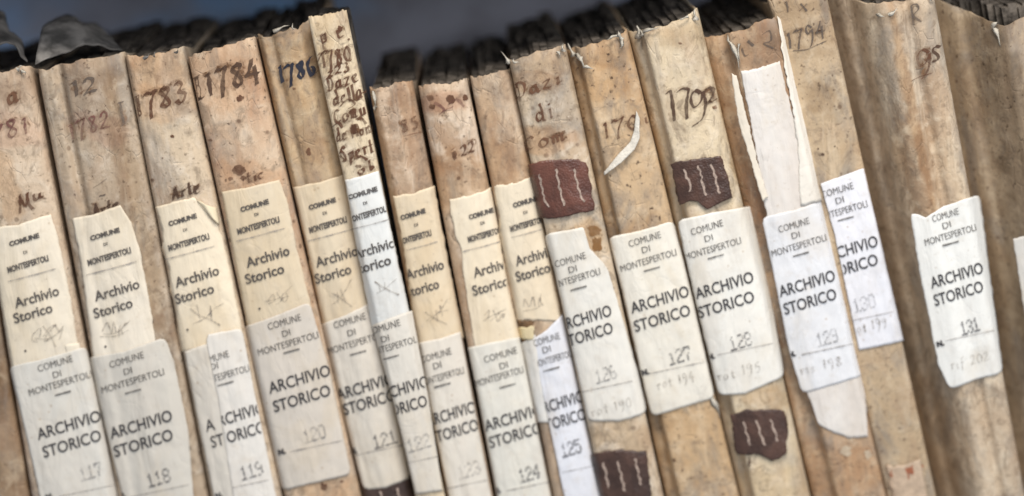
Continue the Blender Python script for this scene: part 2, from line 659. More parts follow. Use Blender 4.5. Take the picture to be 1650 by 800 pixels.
    def strokes(s, name, lines, width, mat, off=0.3, parent=None, nib=40, label=None, thin=0.22):
        """pen strokes (smoothed polylines in photo pixels) lying on the spine"""
        verts, faces = [], []
        nx, ny = math.cos(math.radians(nib)), -math.sin(math.radians(nib))
        for ln in lines:
            pts = smooth_line(ln)
            if len(pts) < 2:
                continue
            base = len(verts)
            for i, (x, y) in enumerate(pts):
                a, b = pts[max(0, i - 1)], pts[min(len(pts) - 1, i + 1)]
                dx, dy_ = b[0] - a[0], b[1] - a[1]
                l = math.hypot(dx, dy_) or 1
                ox, oy = -dy_ / l, dx / l
                sgn = 1 if ox * nx + oy * ny > 0 else -1
                hw = width * 0.5 * (1 + 0.55 * noise.noise(Vector((x / 8, y / 8, s.seed))))
                vx, vy = nx * hw + ox * hw * thin * sgn, ny * hw + oy * hw * thin * sgn
                verts.append(s.on(x + vx, y + vy, off))
                verts.append(s.on(x - vx, y - vy, off))
            for i in range(len(pts) - 1):
                a = base + 2 * i
                faces.append((a, a + 1, a + 3, a + 2))
        if name == 'printed_rule' or len(lines) < 2:
            return mesh_obj(name, verts, faces, mat, parent or s.e, label, smooth=False)
        o = mesh_obj(name, verts, faces, mat, parent or s.e, label, smooth=False)
        o['kind'] = 'stuff'
        return o

    def hand(s, lines, width, mat, off=.35):
        """handwriting: the pen's line and, below it, the ink that has bled into the skin"""
        o = s.strokes('handwriting', lines, width, mat, off)
        s.strokes('ink_bleed', lines, width * 1.8, BLEED, off - .1, nib=20, thin=.9)
        return o

    def stitches(s, parent, lines):
        for ln in lines:
            s.strokes('stitch', [[(x + 1.2 * math.sin(y * .5 + i), y) for i, (x, y) in enumerate(smooth_line(ln, 5))]], 1.8, M_THREAD, 2.45, parent, thin=.9)

    def blots(s, name, spots, mat, off=0.28, parent=None, label=None):
        verts, faces = [], []
        for (cx, cy, rx, ry) in spots:
            base = len(verts)
            verts.append(s.on(cx, cy, off))
            N = 26
            for ring in (0.5, 1.0):
                for i in range(N):
                    a = 2 * math.pi * i / N
                    k = ring * (1 + 0.45 * fbm(math.cos(a) * 1.7 + cx, math.sin(a) * 1.7 + cy, s.seed, 3))
                    verts.append(s.on(cx + rx * k * math.cos(a), cy + ry * k * math.sin(a), off))
            for i in range(N):
                j = (i + 1) % N
                faces.append((base, base + 1 + j, base + 1 + i))
                faces.append((base + 1 + i, base + 1 + j, base + 1 + N + j, base + 1 + N + i))
        o = mesh_obj(name, verts, faces, mat, parent or s.e, label, smooth=False)
        if len(spots) > 1:
            o['kind'] = 'stuff'
        return o


def smooth_line(ln, step=1.6):
    if len(ln) < 3:
        out = []
        n = max(2, int(math.dist(ln[0], ln[-1]) / step))
        return [(lerp(ln[0][0], ln[-1][0], i / n), lerp(ln[0][1], ln[-1][1], i / n)) for i in range(n + 1)]
    out = []
    for i in range(len(ln) - 1):
        p0, p1, p2, p3 = ln[max(0, i - 1)], ln[i], ln[i + 1], ln[min(len(ln) - 1, i + 2)]
        n = max(2, int(math.dist(p1, p2) / step))
        for k in range(n):
            t = k / n
            q = []
            for c in (0, 1):
                q.append(0.5 * (2 * p1[c] + (p2[c] - p0[c]) * t + (2 * p0[c] - 5 * p1[c] + 4 * p2[c] - p3[c]) * t * t
                                + (3 * p1[c] - p0[c] - 3 * p2[c] + p3[c]) * t ** 3))
            out.append(tuple(q))
    out.append(ln[-1])
    return out


# ------------------------------------------------------------------ printed lettering
FONT_CACHE = {}


def glyph_mesh(txt, bold=0.0):
    key = (txt, bold)
    if key in FONT_CACHE:
        return FONT_CACHE[key]
    cu = bpy.data.curves.new('text', 'FONT')
    cu.body = txt
    cu.offset = bold
    cu.resolution_u = 3
    cu.fill_mode = 'FRONT'
    o = bpy.data.objects.new('text', cu)
    COL.objects.link(o)
    dg = bpy.context.evaluated_depsgraph_get()
    dg.update()
    me = bpy.data.meshes.new_from_object(o.evaluated_get(dg))
    bpy.data.objects.remove(o)
    bpy.data.curves.remove(cu)
    bm = bmesh.new()
    bm.from_mesh(me)
    bmesh.ops.remove_doubles(bm, verts=bm.verts, dist=1e-5)
    bmesh.ops.triangulate(bm, faces=bm.faces)
    xs = [v.co.x for v in bm.verts]
    mn, mx = min(xs), max(xs)
    ys = [v.co.y for v in bm.verts]
    # cut into narrow strips so that the lettering can bend with the sheet
    x = mn
    step = (mx - mn) / max(4, len(txt) * 3)
    while x < mx:
        g = bm.verts[:] + bm.edges[:] + bm.faces[:]
        bmesh.ops.bisect_plane(bm, geom=g, plane_co=(x, 0, 0), plane_no=(1, 0, 0))
        x += step
    bm.to_mesh(me)
    bm.free()
    vs = [(v.co.x, v.co.y) for v in me.vertices]
    fs = [tuple(p.vertices) for p in me.polygons]
    bpy.data.meshes.remove(me)
    FONT_CACHE[key] = (vs, fs, mn, mx, min(ys), max(ys))
    return FONT_CACHE[key]


TANG, UANG = 17.0, 13.0


def lettering(bk, name, items, mat, off, parent, clip=None, thick=0):
    """items: (text, cx, cy, width px, cap height px, bold). Joined into one flat print."""
    verts, faces = [], []
    for it in items:
        txt, cx, cy, w, h, bold = it[:6]
        ta = it[6] if len(it) > 6 else TANG
        vs, fs, mn, mx, y0, y1 = glyph_mesh(txt, bold)
        ex = (math.cos(math.radians(ta)), -math.sin(math.radians(ta)))
        ey = (-math.sin(math.radians(UANG)), -math.cos(math.radians(UANG)))
        base = len(verts)
        pix = []
        hh = (y1 - y0)
        for (x, y) in vs:
            a = ((x - mn) / (mx - mn) - 0.5) * w * 0.955
            b = ((y - y0) / hh - 0.5) * h
            pix.append((cx - 1.5 + ex[0] * a + ey[0] * b, cy + ex[1] * a + ey[1] * b))
        for p in pix:
            verts.append(bk.on(p[0], p[1], off))
        for f in fs:
            if clip:
                mx_ = sum(pix[i][0] for i in f) / len(f)
                my_ = sum(pix[i][1] for i in f) / len(f)
                if not clip(mx_, my_):
                    continue
            faces.append(tuple(base + i for i in f))
    o = mesh_obj(name, verts, faces, mat, parent, smooth=False)
    o['kind'] = 'stuff'
    return o


TG = {'0': ['01110', '10001', '10001', '10001', '10001', '10001', '01110'], '1': ['00100', '01100', '00100', '00100', '00100', '00100', '11111'],
      '2': ['01110', '10001', '00001', '00110', '01000', '10000', '11111'], '3': ['01110', '10001', '00001', '00110', '00001', '10001', '01110'],
      '4': ['00010', '00110', '01010', '10010', '11111', '00010', '00111'], '5': ['11111', '10000', '11110', '00001', '00001', '10001', '01110'],
      '6': ['01110', '10000', '10000', '11110', '10001', '10001', '01110'], '7': ['11111', '10001', '00010', '00010', '00100', '00100', '00100'],
      '8': ['01110', '10001', '10001', '01110', '10001', '10001', '01110'], '9': ['01110', '10001', '10001', '01111', '00001', '00001', '01110']}


FAINT = {'117', '120', '122', '123', '126', '129', '130'}


def stamped(bk, num, cx, cy, w, off, parent, clip):
    """the dotted numeral of a numbering stamp"""
    verts, faces = [], []
    rnd = random.Random(int(num))
    h = 20
    ta = math.radians(TANG)
    ua = math.radians(UANG)
    cw = w / len(num)
    for n_, ch in enumerate(num):
        for r in range(7):
            for c in range(5):
                if TG[ch][r][c] == '0' or rnd.random() < .05:
                    continue
                a = -w / 2 + (n_ + .12 + .72 * c / 4) * cw
                b = (.5 - r / 6) * h
                x = cx + math.cos(ta) * a - math.sin(ua) * b
                y = cy - math.sin(ta) * a - math.cos(ua) * b
                if not clip(x, y):
                    continue
                rr = rnd.uniform(1.15, 1.8)
                base = len(verts)
                for i in range(6):
                    verts.append(bk.on(x + rr * math.cos(i * 1.047), y - rr * math.sin(i * 1.047), off))
                faces.append(tuple(range(base, base + 6)))
    o = mesh_obj('stamped_number', verts, faces, STAMP_F if num in FAINT else STAMP, parent, smooth=False)
    o['kind'] = 'stuff'
    return o


def edge_x(pl, y):
    if y <= pl[0][1]:
        a, b = pl[0], pl[1]
    elif y >= pl[-1][1]:
        a, b = pl[-2], pl[-1]
    else:
        for i in range(len(pl) - 1):
            if pl[i][1] <= y <= pl[i + 1][1]:
                a, b = pl[i], pl[i + 1]
                break
    if b[1] == a[1]:
        return a[0]
    return lerp(a[0], b[0], (y - a[1]) / (b[1] - a[1]))


INK = ink('print_ink', (0.050, 0.047, 0.050, 1), 0.20, 700)
INK_SOFT = ink('worn_print_ink', (0.085, 0.075, 0.07, 1), 0.36, 700, 3)
STAMP = ink('stamp_ink', (0.09, 0.085, 0.09, 1), 0.45, 320, 7)
PENCIL = ink('pencil', (0.28, 0.24, 0.20, 1), 0.80, 600, 2)
STAMP_F = ink('faint_stamp_ink', (0.20, 0.19, 0.19, 1), 0.72, 320, 9)
RULE = ink('rule_ink', (0.30, 0.27, 0.25, 1), 0.70, 500, 5)
DASH = ink('dash_ink', (0.14, 0.13, 0.12, 1), 0.4, 500, 5)


def scribble(kind, cx, cy, sc=1.0):
    sets = {
        0: [[(-24, 10), (-22, 0), (-14, -8), (-12, 4), (-20, 12), (-10, 12)], [(-6, 8), (0, -8), (8, -14), (2, 0), (-2, 10), (8, 8)],
            [(-10, -10), (4, 2), (16, 12)], [(10, -14), (16, -6), (22, -14), (20, 2)]],
        1: [[(-22, 12), (-18, -8), (-8, 10), (-4, -10), (2, 8)], [(6, -16), (4, 0), (8, 10)], [(14, -18), (12, -2), (16, 8)], [(-22, 14), (0, 10), (20, -4)]],
        2: [[(-22, -8), (-8, 0), (8, 8), (24, 14)], [(-16, 16), (-2, 4), (12, -12), (22, -24)], [(-8, -10), (-4, 10)], [(4, -12), (10, 6)]],
        3: [[(-26, 6), (-18, -6), (-14, 6), (-24, 12)], [(-6, -6), (2, 2), (8, 10)], [(6, -8), (0, 4), (-8, 12)], [(14, -4), (20, -8), (22, 2), (14, 8), (12, 0), (24, -2)]],
    }
    rnd = random.Random(int(cx * 7 + cy))
    a = rnd.uniform(-.25, .25)
    sx, sy = rnd.uniform(.8, 1.1) * sc, rnd.uniform(.8, 1.25) * sc
    out = []
    for l in sets[kind % 4]:
        ox, oy = rnd.uniform(-4, 4), rnd.uniform(-3, 3)
        out.append([(cx + ox + (x * math.cos(a) - y * math.sin(a)) * sx + rnd.uniform(-2.5, 2.5),
                     cy + oy + (x * math.sin(a) + y * math.cos(a)) * sy + rnd.uniform(-2.5, 2.5)) for x, y in l])
    if rnd.random() < .6:
        out.append([(cx - 22 * sc, cy + rnd.uniform(4, 16)), (cx, cy + rnd.uniform(-6, 6)), (cx + 22 * sc, cy - rnd.uniform(6, 20))])
    return out


def old_label(bk, top, right, bottom, left, t, mat, off=0.45, scr=0, rough=1.0, lift=None):
    """older cream label. t: dict of anchors"""
    lb = bk.sheet('paper_label', top, right, bottom, left, mat, off=off, thick=0.16, rough=rough, sd=1.0, corner=0, lift=lift,
                  label='aged cream paper label printed Comune di Montespertoli, Archivio Storico')
    clip = lambda x, y: edge_x(left, y) + 1.5 < x < edge_x(right, y) - 1.5
    it = []
    (x, y, w) = t['com']
    it.append(('COMUNE', x, y, w, 8.5, 0.06))
    (x, y) = t['di']
    it.append(('DI', x, y, 7, 5, 0.03))
    (x, y, w) = t['mon']
    it.append(('MONTESPERTOLI', x, y, w, 10.5, 0.045))
    (x, y, w) = t['arc']
    it.append(('Archivio', x, y, w, 17, 0.022))
    (x, y, w) = t['sto']
    it.append(('Storico', x, y, w, 17, 0.022))
    if 'n' in t:
        it.append(('.', t['n'][0], t['n'][1], 4, 4, 0.03))
    of = (off + 0.3 + 0.55)
    lf = of
    lettering(bk, 'printed_text', it, INK_SOFT, lf, lb, clip)
    (x, y, w) = t['rule']
    dx, dy = w / 2 * math.cos(math.radians(TANG - 2)), w / 2 * math.sin(math.radians(TANG - 2))
    ln = [[(x - dx, y + dy), (x, y + 0.5), (x + dx, y - dy)]]
    bk.strokes('printed_rule', ln, 1.3, RULE, lf, lb, nib=90, thin=0.8)
    if t.get('scr'):
        x, y = t['scr']
        bk.strokes('pencil_mark', scribble(scr, x, y, t.get('ss', 1.0)), 1.5, PENCIL, lf, lb, thin=0.9)
    return lb


def new_label(bk, top, right, bottom, left, t, mat, num, off=0.95, scr=None, rough=0.5, note=None, lift=None, corner=9):
    lb = bk.sheet('paper_label', top, right, bottom, left, mat, off=off, thick=0.16, rough=rough, sd=2.0, corner=corner, nu=34, nv=70, lift=lift,
                  label='white paper label printed Comune di Montespertoli, Archivio Storico, number ' + num)
    clip = lambda x, y: edge_x(left, y) + .6 < x < edge_x(right, y) - .6
    it = []
    if 'com' in t:
        (x, y, w) = t['com']
        it.append(('COMUNE', x, y, w, 11, 0.0))
    if 'di' in t:
        (x, y) = t['di']
        it.append(('DI', x, y, 14, 10, 0.0))
    if 'mon' in t:
        (x, y, w) = t['mon']
        it.append(('MONTESPERTOLI', x, y, w, 11, 0.0))
    of = off + 0.3 + 0.55
    if it:
        lettering(bk, 'printed_text', it, INK_SOFT, of, lb, clip)
    it = []
    (x, y, w) = t['arc']
    it.append(('ARCHIVIO', x, y, w, t.get('h', 19), 0.012))
    (x, y, w) = t['sto']
    it.append(('STORICO', x, y, w, t.get('h', 19), 0.012))
    if 'n' in t:
        it.append(('N.', t['n'][0], t['n'][1], 13, 9.5, 0.07))
    of = off + 0.3 + 0.55
    lettering(bk, 'printed_text', it, INK, of, lb, clip)
    x, y, w = t['num']
    stamped(bk, num, x, y, w, of, lb, clip)
    ln = []
    if 'dash' in t:
        x, y = t['dash']
        bk.strokes('printed_rule', [[(x - 13, y + 3.6), (x, y), (x + 13, y - 3.6)]], 1.6, DASH, of, lb, nib=90, thin=0.8)
    if 'line' in t:
        x, y, w = t['line']
        dx, dy = w / 2 * math.cos(math.radians(12)), w / 2 * math.sin(math.radians(12))
        ln.append([(x - dx, y + dy), (x, y), (x + dx, y - dy)])
    if ln:
        bk.strokes('printed_rule', ln, 1.1, RULE, of, lb, nib=90, thin=0.8)
    if note:
        txt, x, y, w = note
        bk.strokes('pencil_note', write(txt, x, y, w, 15, 14), 1.5, PENCIL, of, lb, thin=0.8)
    return lb


# ------------------------------------------------------------------ handwriting
G = {
    '0': [[(.5, 1), (.15, .7), (.12, .3), (.45, 0), (.8, .3), (.82, .7), (.5, 1)]],
    '1': [[(.3, .85), (.5, 1), (.5, .5), (.48, 0)]],
    'I': [[(.2, .98), (.8, 1)], [(.5, 1), (.5, .5), (.48, 0)], [(.2, 0), (.8, .02)]],
    '2': [[(.12, .72), (.35, 1), (.75, .9), (.7, .6), (.35, .3), (.08, .02), (.4, .1), (.9, .05)]],
    '3': [[(.15, .88), (.45, 1), (.75, .82), (.45, .56), (.8, .4), (.7, .08), (.35, -.05), (.1, .12)]],
    '4': [[(.62, 1), (.35, .65), (.05, .35), (.5, .36), (.95, .38)], [(.66, .7), (.64, .3), (.6, -.08)]],
    '5': [[(.75, 1), (.35, .96), (.28, .6), (.6, .62), (.82, .35), (.55, .02), (.15, .08)]],
    '6': [[(.75, 1), (.35, .75), (.15, .35), (.4, 0), (.75, .15), (.7, .42), (.35, .45), (.18, .25)]],
    '7': [[(.02, .85), (.2, 1), (.5, .92), (.9, 1), (.6, .5), (.4, 0), (.32, -.3)]],
    '8': [[(.7, .85), (.4, 1), (.2, .8), (.5, .55), (.8, .25), (.5, 0), (.18, .2), (.45, .5), (.78, .82), (.6, .98)]],
    '9': [[(.78, .75), (.45, 1), (.15, .72), (.4, .45), (.78, .7), (.72, .3), (.45, -.15), (.2, -.3)]],
    'M': [[(.02, 0), (.22, 1.05)], [(.22, 1.0), (.5, .25)], [(.5, .25), (.8, 1.05)], [(.78, 1.0), (.82, .4), (.98, 0)]],
    'A': [[(.0, 0), (.3, .5), (.55, 1), (.7, .5), (.9, 0)], [(.2, .4), (.8, .42)]],
    'D': [[(.25, .95), (.25, .5), (.22, .03)], [(.0, .9), (.4, 1), (.85, .75), (.85, .3), (.5, 0), (.05, .05)]],
    'C': [[(.85, .85), (.5, 1), (.12, .7), (.1, .3), (.4, 0), (.85, .15)]],
    'S': [[(.8, .88), (.5, 1), (.2, .8), (.5, .52), (.78, .25), (.5, 0), (.1, .12)]],
    'R': [[(.15, 1), (.15, 0)], [(.15, 1), (.6, .95), (.7, .7), (.2, .5), (.5, .3), (.85, 0)]],
    'a': [[(.7, .5), (.4, .6), (.12, .3), (.3, 0), (.65, .2), (.7, .55), (.72, .1), (.92, .05)]],
    'b': [[(.2, 1), (.18, .5), (.2, 0), (.65, .1), (.7, .4), (.25, .45)]],
    'c': [[(.7, .5), (.35, .58), (.12, .25), (.35, 0), (.75, .1)]],
    'd': [[(.7, .45), (.35, .58), (.1, .25), (.35, 0), (.7, .2)], [(.55, 1.1), (.75, .6), (.72, .1), (.9, 0)]],
    'e': [[(.15, .28), (.6, .38), (.55, .58), (.2, .5), (.15, .15), (.45, 0), (.8, .12)]],
    'f': [[(.85, 1.05), (.5, 1), (.4, .4), (.3, -.35)], [(.1, .5), (.75, .56)]],
    'g': [[(.7, .5), (.35, .58), (.12, .3), (.4, .1), (.7, .45), (.65, -.2), (.3, -.4), (.1, -.2)]],
    'i': [[(.3, .5), (.4, .55), (.4, .1), (.65, .05)], [(.42, .85), (.46, .8)]],
    'l': [[(.3, 1.1), (.32, .5), (.35, .05), (.65, .05)]],
    'm': [[(.0, .5), (.1, .55), (.1, 0)], [(.1, .4), (.35, .58), (.42, .0)], [(.45, .4), (.7, .58), (.76, .05), (.95, .05)]],
    'n': [[(.05, .5), (.18, .55), (.18, 0)], [(.2, .38), (.5, .6), (.65, .4), (.66, .05), (.9, .05)]],
    'o': [[(.45, .58), (.12, .35), (.3, 0), (.68, .15), (.7, .45), (.4, .58)]],
    'p': [[(.15, .55), (.2, .2), (.18, -.4)], [(.2, .45), (.6, .58), (.75, .3), (.5, 0), (.2, .08)]],
    'r': [[(.1, .5), (.25, .55), (.25, 0)], [(.27, .38), (.5, .58), (.8, .5)]],
    's': [[(.7, .52), (.35, .58), (.25, .38), (.62, .22), (.5, 0), (.12, .05)]],
    't': [[(.4, .95), (.36, .4), (.42, .03), (.75, .08)], [(.08, .58), (.78, .62)]],
    'u': [[(.1, .55), (.15, .15), (.4, 0), (.68, .2), (.72, .58), (.72, .08), (.95, .05)]],
    'v': [[(.05, .55), (.3, 0), (.6, .3), (.75, .6)]],
    'z': [[(.1, .52), (.7, .56), (.15, .02), (.8, .05)]],
    'T': [[(.02, .92), (.5, 1), (.98, .95)], [(.5, .98), (.48, .4), (.42, 0)]],
    ' ': [],
}


def write(txt, cx, cy, w, h, ang=17, jit=0.05, seed=1):
    """pen strokes of a written word centred on photo pixel (cx, cy)"""
    rnd = random.Random(sum(map(ord, txt)) + int(cx))
    adv = {'1': .75, 'I': .8, 'i': .55, 'l': .5, ' ': .6, 'm': 1.15, 'M': 1.15, 'r': .8, 't': .75}
    tot = sum(adv.get(c, 1.0) for c in txt)
    cw = w / tot
    ex = (math.cos(math.radians(ang)), -math.sin(math.radians(ang)))
    ey = (-math.sin(math.radians(UANG - 3)), -math.cos(math.radians(UANG - 3)))
    x = -w / 2
    out = []
    for c in txt:
        a = adv.get(c, 1.0)
        dy = rnd.uniform(-jit, jit)
        k = rnd.uniform(0.93, 1.07)
        for st in G.get(c, []):
            ln = []
            for (gx, gy) in st:
                lx = x + (gx * 0.82 + 0.08 + rnd.uniform(-.055, .055)) * cw * (1 if a >= 1 else a + .12)
                ly = (gy * k - 0.5 + dy + rnd.uniform(-.045, .045)) * h
                ln.append((cx + ex[0] * lx + ey[0] * ly, cy + ex[1] * lx + ey[1] * ly))
            out.append(ln)
        x += a * cw
    return out


SEPIA = ink('sepia_ink', (0.135, 0.066, 0.040, 1), 0.56, 260, 1)
SEPIA_F = ink('faded_sepia_ink', (0.17, 0.085, 0.05, 1), 0.55, 240, 4)
RED_F = ink('faded_red_ink', (0.19, 0.085, 0.07, 1), 0.70, 260, 6)
BLUEB = ink('blue_black_ink', (0.030, 0.032, 0.045, 1), 0.28, 240, 8)
BLEED = ink('bled_ink', (0.20, 0.105, 0.055, 1), 0.96, 200, 13)
DARK = ink('dark_ink', (0.095, 0.056, 0.038, 1), 0.50, 260, 9)
GREYI = ink('grey_ink', (0.13, 0.10, 0.08, 1), 0.5, 240, 11)

# palette of the covers
def V(seed, b, st, pl, **k):
    def ds(c):
        m_ = sum(c) / 3
        r, g_, bl = (m_ + (x - m_) * 0.88 for x in c)
        return (min(238, r * 1.04), min(231, g_ * 1.012), min(222, bl * 1.01))
    b, st, pl = ds(b), ds(st), ds(pl)
    return vellum(seed, srgb(*b), srgb(*st), srgb(*pl), **k)


CREAM = lambda sd, c=(226, 213, 191), t=(208, 190, 160), a=0.5: paper('cream_paper', sd, srgb(*c), srgb(*t), a)
WHITE = lambda sd, c=(232, 229, 224), t=(212, 200, 184), a=0.45: paper('white_paper', sd, srgb(c[0] * .985, c[1] * .978, c[2] * .965), srgb(*t), a)

# ================================================================== the row of books, from the left
# --- a book cut by the frame
z = Book('brown edge of the leftmost volume, cut off by the left side of the photo', [(-150, 150), (-60, 800)], [(-66, 132), (46, 800)], y0=4, seed=0.7,
         mat=V(.7, (176, 152, 118), (120, 92, 62), (200, 182, 150), stain_amt=.8))

A = Book('vellum volume inscribed 1781, its white label numbered 117', [(-64, 128), (48, 800)], [(46, 107), (182, 800)], y0=0, seed=1.1,
         mat=V(1.1, (206, 186, 156), (184, 146, 114), (222, 208, 182), stain_amt=.5, spots=.5), bulge=3.2,
         stains=[(30, 140, 40, 45, (.78, .74, .72), .7), (20, 210, 60, 30, (.85, .72, .68), .6), (10, 300, 22, 60, (.9, .75, .6), .6)])
A.hand(write('a', 20, 150, 26, 34), 5.5, SEPIA_F)
A.hand(write('1781', 8, 212, 84, 27), 4.2, RED_F)
A.hand(write('M', 42, 327, 32, 30) + [[(54, 313), (56, 322), (62, 321), (64, 311)], [(64, 311), (65, 319), (70, 317)]], 4.2, SEPIA)
lb = old_label(A, [(-24, 368), (30, 362), (82, 345)], [(82, 345), (95, 388), (110, 460), (130, 580)], [(22, 605), (130, 580)],
               [(-24, 368), (-5, 450), (22, 605)],
               dict(com=(41, 386, 53), di=(43, 406), mon=(47, 425, 72), rule=(52, 443, 80), arc=(61, 478, 78), sto=(55, 504, 68), scr=(78, 540), n=(43, 565)),
               CREAM(1.3, (228, 215, 194)), scr=0)
new_label(A, [(15, 590), (70, 578), (140, 558)], [(140, 558), (160, 650), (196, 820)], [(70, 822), (196, 820)], [(15, 590), (38, 680), (70, 822)],
          dict(com=(91, 585, 61), di=(94, 602), mon=(99, 617, 110), dash=(102, 633), arc=(113, 684, 112), sto=(118, 714, 102), num=(147, 759, 38), n=(82, 799), line=(140, 790, 90)),
          WHITE(1.4, (212, 208, 200)), '117')

B = Book('thick greyish vellum volume inscribed 1782, its white label numbered 118', [(56, 114), (186, 800)], [(197, 86), (334, 800)], y0=-1, seed=2.3,
         mat=V(2.3, (186, 168, 140), (146, 122, 96), (212, 200, 176), stain_amt=.45, grey=.55, spots=.7), bulge=1,
         prof=[(0, 4), (.16, 2), (.25, 6.5), (.33, 1), (.5, 0), (.76, .5), (.83, 4), (1, 5)], wob=.9,
         stains=[(128, 150, 30, 60, (.72, .70, .70), .8), (160, 205, 50, 28, (.85, .72, .70), .6), (75, 320, 22, 260, (.85, .80, .74), .7),
                 (215, 330, 18, 240, (.80, .74, .66), .8), (170, 150, 16, 50, (.80, .78, .76), .5)])
B.hand(write('12', 134, 140, 50, 24), 5.5, GREYI)
B.hand(write('1782', 143, 203, 74, 26), 4.2, RED_F)
B.hand(write('I', 196, 182, 16, 34), 4.0, GREYI)
B.hand(write('Arte', 171, 334, 46, 22), 4.4, DARK)
B.strokes('ink_smear', [[(150, 303), (160, 297), (172, 288)], [(160, 316), (170, 314)]], 3, GREYI, .35)
old_label(B, [(117, 352), (150, 346), (194, 331)], [(194, 331), (211, 358), (225, 400), (240, 480), (252, 560)], [(152, 586), (252, 560)],
          [(117, 352), (130, 420), (142, 510), (152, 586)],
          dict(com=(171, 377, 52), di=(172, 393), mon=(178, 413, 76), rule=(180, 432, 84), arc=(190, 467, 79), sto=(184, 496, 68), scr=(188, 532), n=(172, 558)),
          CREAM(2.4, (229, 217, 198)), scr=1)
new_label(B, [(140, 576), (200, 566), (266, 543)], [(266, 543), (280, 580), (303, 690), (314, 822)], [(204, 822), (314, 822)], [(140, 576), (165, 670), (204, 822)],
          dict(com=(206, 579, 60), di=(208, 597), mon=(216, 613, 110), dash=(215, 630), arc=(229, 683, 109), sto=(233, 713, 103), num=(256, 769, 40), n=(199, 798), line=(258, 790, 96)),
          WHITE(2.5, (206, 200, 190)), '118')

C = Book('pinkish vellum volume inscribed 1783, with a torn cream label and a white label numbered 119', [(199, 94), (337, 800)], [(294, 78), (453, 800)], y0=-2, seed=3.1,
         mat=V(3.1, (208, 190, 158), (182, 150, 116), (224, 212, 188), stain_amt=.35, spots=.5), bulge=3.6, jag=2.2,
         stains=[(240, 110, 60, 40, (.92, .78, .66), .8), (255, 165, 60, 30, (.95, .80, .68), .6)])
C.hand(write('1783', 258, 158, 94, 34), 5.6, SEPIA)
C.hand(write('Arte', 300, 306, 50, 20), 4.0, DARK)
C.blots('ink_blot', [(278, 220, 3.5, 2.5), (246, 290, 3, 2), (262, 255, 1.5, 1.5)], SEPIA)
old_label(C, [(250, 334), (280, 325), (311, 318), (345, 348)], [(345, 348), (360, 385), (375, 450), (392, 545)], [(292, 568), (392, 545)],
          [(250, 334), (262, 372), (261, 400), (272, 430), (275, 470), (284, 500), (286, 540), (292, 568)],
          dict(com=(296, 354, 50), di=(300, 370), mon=(306, 390, 72), rule=(306, 407, 82), arc=(319, 445, 77), sto=(315, 473, 68), scr=(330, 505), n=(304, 531)),
          CREAM(3.4, (230, 214, 188), (212, 186, 146), .6), scr=2, rough=1.8)
C.sheet('curled_corner', [(318, 322), (350, 335)], [(350, 335), (354, 362)], [(338, 345), (354, 362)], [(318, 322), (338, 345)], CREAM(3.6, (236, 222, 190)), off=1.2,
        nu=8, nv=8, lift=lambda u, v: 2.5 * math.sin(u * 3.1), rough=1)
C.sheet('paper_strip', [(298, 566), (345, 550)], [(345, 550), (396, 822)], [(350, 822), (396, 822)], [(298, 566), (320, 680), (350, 822)], WHITE(3.7, (214, 207, 196)), off=.8, rough=.8)
new_label(C, [(332, 545), (336, 538), (390, 528)], [(390, 528), (410, 630), (450, 822)], [(380, 822), (450, 822)], [(332, 545), (352, 640), (380, 822)],
          dict(com=(346, 576, 54), di=(347, 589), mon=(362, 604, 90), dash=(364, 617), arc=(384, 668, 96), sto=(388, 698, 90), num=(406, 757, 38), line=(405, 778, 60)),
          WHITE(3.5, (224, 219, 212)), '119', off=1.5)
lettering(C, 'printed_text', [('A', 340, 684, 16, 19, .006), ('ST', 352, 709, 22, 19, .006), ('N.', 355, 797, 12, 9, .05)], INK, 1.75, C.e)

D = Book('wide pinkish vellum volume inscribed 1784 in bold figures, white label numbered 120', [(300, 92), (456, 800)], [(408, 60), (580, 800)], y0=-3, seed=4.6,
         mat=V(4.6, (210, 184, 150), (184, 144, 108), (224, 206, 176), stain_amt=.55, spots=.7), bulge=3.6,
         stains=[(350, 130, 70, 45, (.92, .80, .70), .6), (395, 285, 60, 24, (.90, .76, .64), .6), (540, 785, 60, 30, (.95, .82, .66), .5)])
D.hand(write('I1784', 364, 128, 116, 38), 6.2, DARK)
D.blots('ink_blot', [(387, 159, 6, 5), (384, 274, 11, 9), (372, 288, 4, 3), (392, 287, 5, 4), (339, 226, 3, 2)], SEPIA)
D.hand(write('tic', 412, 283, 34, 16), 3.4, SEPIA)
D.blots('rust_spot', [(522, 784, 6, 6), (551, 776, 3, 2)], SEPIA)
old_label(D, [(357, 309), (400, 302), (450, 290)], [(450, 290), (462, 320), (478, 400), (503, 500)], [(400, 535), (503, 500)], [(357, 309), (372, 385), (388, 470), (400, 535)],
          dict(com=(412, 331, 50), di=(415, 345), mon=(418, 363, 74), rule=(420, 378, 82), arc=(433, 413, 76), sto=(428, 441, 68), scr=(449, 478), n=(420, 497)),
          CREAM(4.7, (216, 200, 174), (204, 180, 144), .6), scr=3)
new_label(D, [(391, 527), (440, 510), (499, 486)], [(499, 486), (530, 590), (566, 764)], [(454, 790), (566, 764)], [(391, 527), (415, 620), (454, 790)],
          dict(com=(460, 518, 58), di=(463, 536), mon=(466, 553, 106), dash=(470, 565), arc=(484, 610, 108), sto=(488, 641, 100), num=(507, 698, 38), n=(456, 727), line=(510, 718, 86)),
          WHITE(4.8, (208, 199, 188)), '120')

